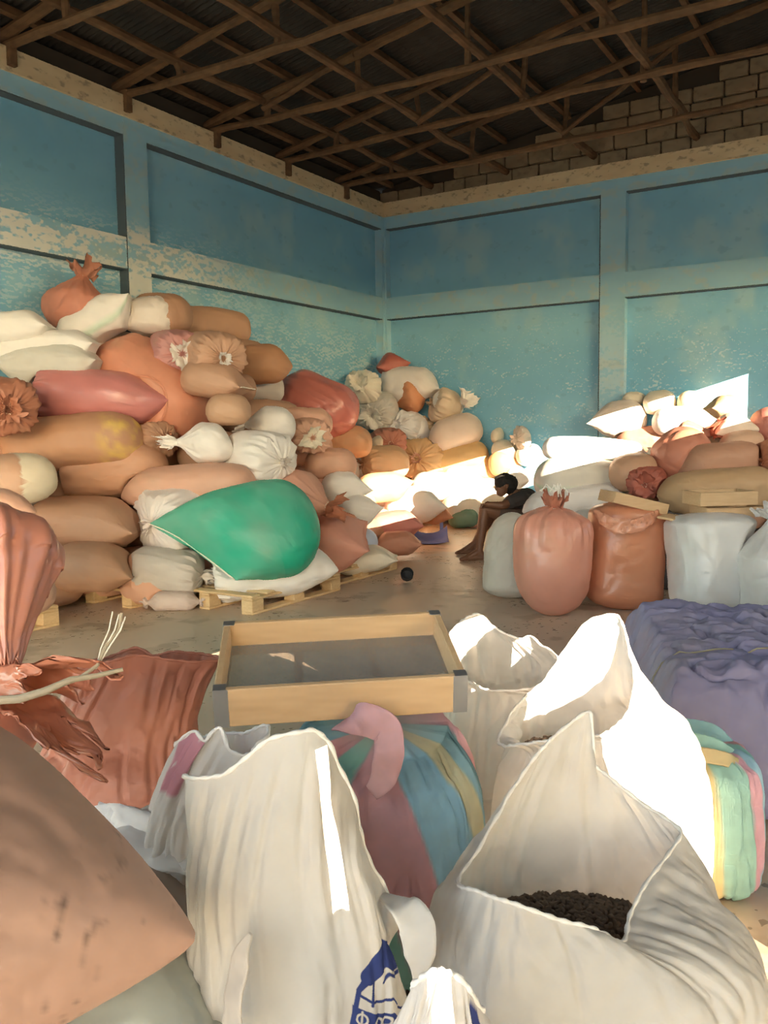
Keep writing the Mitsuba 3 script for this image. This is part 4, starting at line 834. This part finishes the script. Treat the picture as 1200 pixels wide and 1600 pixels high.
# wooden sieve on the striped sack
SR = np.array([[0.7893, -0.6047, 0.1069], [0.6138, 0.7723, -0.1635], [0.0163, 0.1946, 0.9807]]); SO = np.array([-1.3012536, 1.85517489, 0.7324567])
def sieve(label, o, Rm, W, L, H, th=.018, plates=True, step=.0042, wire=.0011, name='wooden_sieve', cover=True):
    t = thing(name, label, 'sieve'); M = np.eye(4); M[:3, :3] = Rm; M[:3, 3] = o
    P_ = lambda sz, p: moved(cbox(sz, .0025), M @ frame(p, [1, 0, 0], [0, 1, 0], [0, 0, 1]))
    for y in (-L / 2 + th / 2, L / 2 - th / 2): put('side_board', P_((W, th, H), (0, y, H / 2)), 'pale_wood', t, smooth=False)
    for x in (-W / 2 + th / 2, W / 2 - th / 2): put('end_board', P_((th, L - 2 * th, H), (x, 0, H / 2)), 'pale_wood', t, smooth=False)
    for x in np.linspace(-W / 2, W / 2, 4)[1:3]: put('batten', P_((.022, L - 2 * th, .012), (x, 0, .022)), 'pale_wood', t, smooth=False)
    if plates:
        for sx in (-1, 1):
            for sy in (-1, 1):
                pl = cat([box(-.002, .034, -.0015, 0, 0, H + .001), box(-.0015, 0, 0, .034, 0, H + .001), box(-.0015, .03, -.0015, .03, H, H + .0015)])
                put('corner_plate', moved(pl, M @ frame((sx * W / 2, sy * L / 2, 0), [-sx, 0, 0], [0, -sy, 0], [0, 0, 1])), 'zinc', t, smooth=False)
    ws = []
    for x in np.arange(-W / 2 + th, W / 2 - th, step): ws.append(box(x, x + wire, -L / 2 + th, L / 2 - th, .0305, .0312))
    for y in np.arange(-L / 2 + th, L / 2 - th, step): ws.append(box(-W / 2 + th, W / 2 - th, y, y + wire, .0312, .0318))
    key = put('wire_screen', moved(cat(ws), M), 'screen_wire', t, smooth=False); labels[key] = {'label': 'fine grey wire screen', 'kind': 'stuff'}
    return t
sv = sieve('pale wooden sieve with a grey wire screen lying on the striped sack', SO, SR, .62, .41, .10)
# wooden sieves and boards on the standing sacks
def basis(a, b, up_=(0, 0, 1)):
    x = nrm(b - a); z = nrm(np.array(up_, float) - x * (np.array(up_, float) @ x)); return np.stack([x, np.cross(z, x), z], 1)
a_, b_ = at(948, 784, 6.42), at(1040, 806, 6.5)
sieve('pale wooden sieve tilted on the orange terracotta standing sack', (a_ + b_) / 2 + FH * .12 + [0, 0, .0], basis(a_, b_), .44, .30, .085, plates=False, step=.009, wire=.002)
a_, b_ = at(1098, 808, 6.3), at(1198, 806, 6.32)
sieve('lower wooden sieve on the silver white standing sack', (a_ + b_) / 2 + FH * .13, basis(a_, b_), .46, .32, .07, plates=False, step=.009, wire=.002)
a_, b_ = at(1089, 793, 6.22), at(1180, 790, 6.25)
sieve('upper wooden sieve stacked on the lower one on the silver white sack', (a_ + b_) / 2 + FH * .13 + [0, 0, .008], basis(a_, b_), .43, .32, .10, plates=False, step=.009, wire=.002)
a_, b_ = at(1046, 806, 6.35), at(1104, 816, 6.2)
tag(put('board', moved(cbox((.34, .26, .018), .003), frame((a_ + b_) / 2 + FH * .05 + [0, 0, -.01], *basis(a_, b_).T)), 'pale_wood', smooth=False), 'thin wooden board lying left of the stacked sieves on the silver white sack', 'board')

orange = [k for k in labels if labels[k].get('label', '').startswith('orange terracotta sack standing')][0]
rb = ribbon([at(*p) for p in ((930, 800, 6.45), (944, 812, 6.32), (965, 822, 6.25), (990, 822, 6.24), (1012, 812, 6.3), (1028, 802, 6.42))], [.05, .09, .11, .10, .09, .05], seed=61, across=UP, n=60)
rb.vertices += rb.vertex_normals * (.02 * nz(rb.vertices, 18, 62))[:, None] * 2
put('rolled_mouth', rb, 'glossy_sack_cloth', orange, smooth=True, color=flat_c(rb, (.60, .27, .17), 2, .3))
pink = [k for k in labels if labels[k].get('label', '').startswith('tall pink terracotta')][0]
rg = np.random.default_rng(8)
for k in range(9):
    b0 = at(872 + rg.uniform(-6, 6), 776, 6.4); q = rg.normal(size=3) * [.03, .03, .0]
    put('white_strand', tube([b0, b0 + q * .6 + [0, 0, .05], b0 + q * 1.5 + [0, 0, .07 + rg.uniform(0, .03)], b0 + q * 2.2 + [0, 0, .04]], .004, 6), 'white_string', pink)
# purple tarpaulin over a low heap
n_ = 190; ga, gb = np.meshgrid(np.linspace(0, 1, n_), np.linspace(0, 1, n_), indexing='ij')
lat = (.86 + .30 * gb) + ga * 2.3; fw = 2.86 + gb * 1.75 + .05 * np.sin(ga * 9)
pq = np.stack([lat, fw, 0 * lat], -1)
edge = np.minimum(np.minimum(ga * 2.3 / .22, (1 - ga) * 2.3 / .22), np.minimum(gb * 1.75 / .34, (1 - gb) * 1.75 / .25))
zt = .47 * smooth01(edge) ** .8 * (1 + .25 * nz(pq, 1.7, 4)) + .02
soft = smooth01(edge * 2)
zt += soft * (.02 * nz(pq * [1, 1.6, 1], 5, 5) * 2 + .03 * nz(pq * [1, 1.6, 1], 11, 6) * 2 - .10 * np.clip(ridge(pq * [1, 1.5, 1], 4.5, 7) - .84, 0, 1) * 2)
fw2 = fw + .03 * nz(pq, 8, 8) * 2 * soft
V = (lat[..., None] * RH + fw2[..., None] * FH + zt[..., None] * np.array([0, 0, 1.])).reshape(-1, 3)
cc = np.array([.26, .235, .36])[None] * (1 + .25 * nz(V, 3, 9)[:, None] + .2 * nz(V, 20, 10)[:, None])
du = np.clip(nz(V, 2.5, 12) * 3 + .2, 0, 1)[:, None] * .45; cc = cc * (1 - du) + du * np.array([.40, .34, .34])
tarp = tag(put('tarpaulin', trimesh.Trimesh(V, grid_faces(n_, n_, False), process=False), 'sack_cloth', smooth=True, color=np.clip(cc, 0, 1)), 'dusty purple tarpaulin draped over a low heap at the right', 'tarpaulin')
gi = V.reshape(n_, n_, 3); line = gi[3:-3:3, 66] + [0, 0, .003]
put('stitched_seam', tube(line, .004, 6), 'dark_string', tarp)

# the seated person
def hull_chain(chains):
    tot = None
    for pts in chains:
        for (p, r), (q, s) in zip(pts[:-1], pts[1:]):
            sp = [m3.Manifold.sphere(float(k), 20).translate([float(x) for x in o]) for o, k in ((p, r), (q, s))]
            hlf = m3.Manifold.batch_hull(sp); tot = hlf if tot is None else tot + hlf
    return tot
def skin_mesh(man, el=.012, it=8):
    mm = man.refine_to_length(el).to_mesh(); t = trimesh.Trimesh(mm.vert_properties[:, :3], mm.tri_verts, process=True)
    trimesh.smoothing.filter_taubin(t, iterations=it); return t
pe = thing('person', 'person in a dark shirt sitting bent forward with bare legs beside the sunlit sacks', 'person')
J = dict(pelvis=(826, 812, 9.45), waist=(828, 800, 9.44), chest=(821, 784, 9.41), neck=(806, 773, 9.4), skull=(789, 757, 9.37), jaw=(783, 768, 9.36),
         shn=(814, 779, 9.24), shf=(808, 778, 9.58), eln=(784, 790, 9.14), elf=(780, 797, 9.62), han=(762, 788, 9.14), haf=(764, 800, 9.56),
         hipn=(826, 814, 9.34), hipf=(822, 814, 9.58), knn=(757, 796, 9.22), knf=(770, 802, 9.62), ann=(749, 861, 9.24), anf=(741, 850, 9.72))
J = {k: at(*v) for k, v in J.items()}
ground = lambda p, z: np.array([p[0], p[1], z])
chains = [[(J['pelvis'], .13), (J['waist'], .12), (J['chest'], .14), (J['neck'], .062), (J['skull'] * .5 + J['neck'] * .5, .056), (J['skull'], .085)],
          [(J['skull'], .098), (J['skull'] + RIGHT * .035 + UP * .015, .092)], [(J['skull'], .088), (J['jaw'], .055)], [(J['shn'], .066), (J['chest'], .11), (J['shf'], .066)]]
nose = J['skull'] * .55 + J['jaw'] * .45 - RIGHT * .078 - UP * .01
chains.append([(nose + UP * .025, .011), (nose, .017)])
for ear in (-1, 1): chains.append([(J['skull'] + FWD * ear * .092 + RIGHT * .01 - UP * .01, .02), (J['skull'] + FWD * ear * .09 + RIGHT * .005 - UP * .04, .013)])
for s_ in 'nf':
    sh, el, ha, hip, kn, an = (J[q + s_] for q in ('sh', 'el', 'ha', 'hip', 'kn', 'an'))
    chains += [[(sh, .058), (el, .043), (el * .2 + ha * .8, .030), (ha, .034)], [(hip, .098), (kn * .5 + hip * .5, .082), (kn, .060)], [(kn, .058), (kn * .65 + an * .35, .056), (an, .036)]]
    fd = nrm(ha - el); sd = np.cross(fd, UP)
    for k in range(4):
        b0 = ha + fd * .03 + sd * (k - 1.5) * .019; l_ = (.034, .04, .038, .03)[k]
        chains.append([(ha + sd * (k - 1.5) * .010, .016), (b0, .0095), (b0 + fd * l_ - UP * .012, .009), (b0 + fd * l_ * 1.2 - UP * .045, .008)])
    chains.append([(ha - fd * .01 + sd * .02, .014), (ha + fd * .02 + sd * .046, .010), (ha + fd * .045 + sd * .05 - UP * .02, .008)])
    heel = ground(an + RIGHT * .035, .035); toe = ground(an - RIGHT * .20 - FWD * .03, .022); ball = ground(an - RIGHT * .13 - FWD * .02, .034)
    an2 = ground(an, max(an[2], .085)); chains += [[(an, .036), (an2, .038), (heel, .034)], [(an2, .038), (ball, .036), (toe, .020)], [(heel, .034), (ball, .034)]]
    for k in range(5): chains.append([(ball + FWD * (k - 2) * .017, .016), (toe + FWD * (k - 2) * .019 + RIGHT * .007 * k, .0105)])
body = skin_mesh(hull_chain(chains)); body.vertices[:, 2] = np.maximum(body.vertices[:, 2], .004)
put('body', body, 'skin', pe, smooth=True)
ts = hull_chain([[(J['pelvis'] + UP * .02, .142), (J['waist'], .136), (J['chest'], .156), (J['chest'] * .45 + J['neck'] * .55, .09)], [(J['shn'], .084), (J['chest'], .125), (J['shf'], .084)],
                 [(J['shn'], .082), (J['shn'] * .5 + J['eln'] * .5, .072)], [(J['shf'], .082), (J['shf'] * .5 + J['elf'] * .5, .072)]])
tm = skin_mesh(ts); tm.vertices += tm.vertex_normals * (.012 * nz(tm.vertices, 12, 3))[:, None]
put('shirt', tm, 'dark_shirt', pe, smooth=True)
so_ = hull_chain([[(J['pelvis'], .138), (J['hipn'], .112), (J['hipn'] * .42 + J['knn'] * .58, .098)], [(J['pelvis'], .138), (J['hipf'], .112), (J['hipf'] * .42 + J['knf'] * .58, .098)]])
put('shorts', skin_mesh(so_), 'brown_shorts', pe, smooth=True)
hm_ = skin_mesh(hull_chain([[(J['skull'] + UP * .022 - RIGHT * .012, .102), (J['skull'] + RIGHT * .042 + UP * .012, .100)], [(J['skull'] + RIGHT * .04, .098), (J['skull'] + RIGHT * .055 - UP * .05, .06)], [(J['skull'] + UP * .05 - RIGHT * .06, .055), (J['skull'] + UP * .05, .08)]]), .014, 4)
hm_.vertices += hm_.vertex_normals * (.012 * nz(hm_.vertices, 40, 3))[:, None]
put('hair', hm_, 'hair', pe, smooth=True)
for ey in (-1, 1):
    e_ = trimesh.creation.icosphere(2, .011); e_.apply_translation(J['skull'] * .75 + J['jaw'] * .25 - RIGHT * .081 + FWD * ey * .032); put('eye', e_, 'rubber', pe, smooth=True)
mo = hull_chain([[(J['skull'] * .22 + J['jaw'] * .78 - RIGHT * .062 + FWD * .022, .007), (J['skull'] * .22 + J['jaw'] * .78 - RIGHT * .067, .008), (J['skull'] * .22 + J['jaw'] * .78 - RIGHT * .062 - FWD * .022, .007)]])
put('mouth', skin_mesh(mo, .006, 2), 'brown_shorts', pe, smooth=True)

# small things on the floor
sc = thing('dustpan', 'blue plastic dustpan with an upright handle on the floor before the sunlit sacks', 'dustpan')
gp = floor_at(668, 850); n1 = 36; V = []
for i in range(n1):
    u_ = i / (n1 - 1)
    for j in range(13):
        w_ = j / 12; V.append(gp + RH * (u_ - .5) * .52 + FH * (w_ - .3) * .30 + np.array([0, 0, .008 + .12 * abs(2 * u_ - 1.1) ** 2.2 * (.3 + .7 * w_) + .10 * smooth01((w_ - .6) / .4)]))
V = np.array(V); f_ = grid_faces(n1, 13, False)
sh_ = trimesh.Trimesh(np.vstack([V, V + [0, 0, .004]]), np.vstack([f_[:, ::-1], f_ + len(V)]), process=False)
put('tray', sh_, 'blue_plastic', sc, smooth=True)
hp_ = floor_at(690, 836)
put('handle', moved(cbox((.045, .02, .30), .006), frame(hp_ + [0, 0, .155], RH, FH, [0, 0, 1])), 'blue_plastic', sc, smooth=False)
prof = np.array([(.001, .0), (.05, .0), (.058, .01), (.06, .07), (.055, .075), (.052, .07), (.05, .012), (.001, .01)])
cp = trimesh.creation.revolve(prof, sections=40); fp = floor_at(636, 908)
cp.apply_transform(frame(fp + [0, 0, .052], RH, nrm([0, 0, .85] + FH * .5), np.cross(RH, nrm([0, 0, .85] + FH * .5)))); cp.vertices[:, 2] += .004 - cp.vertices[:, 2].min()
tag(put('plastic_cap', cp, 'rubber', smooth=40), 'small black round cap lying on the floor in front of the heap', 'cap')
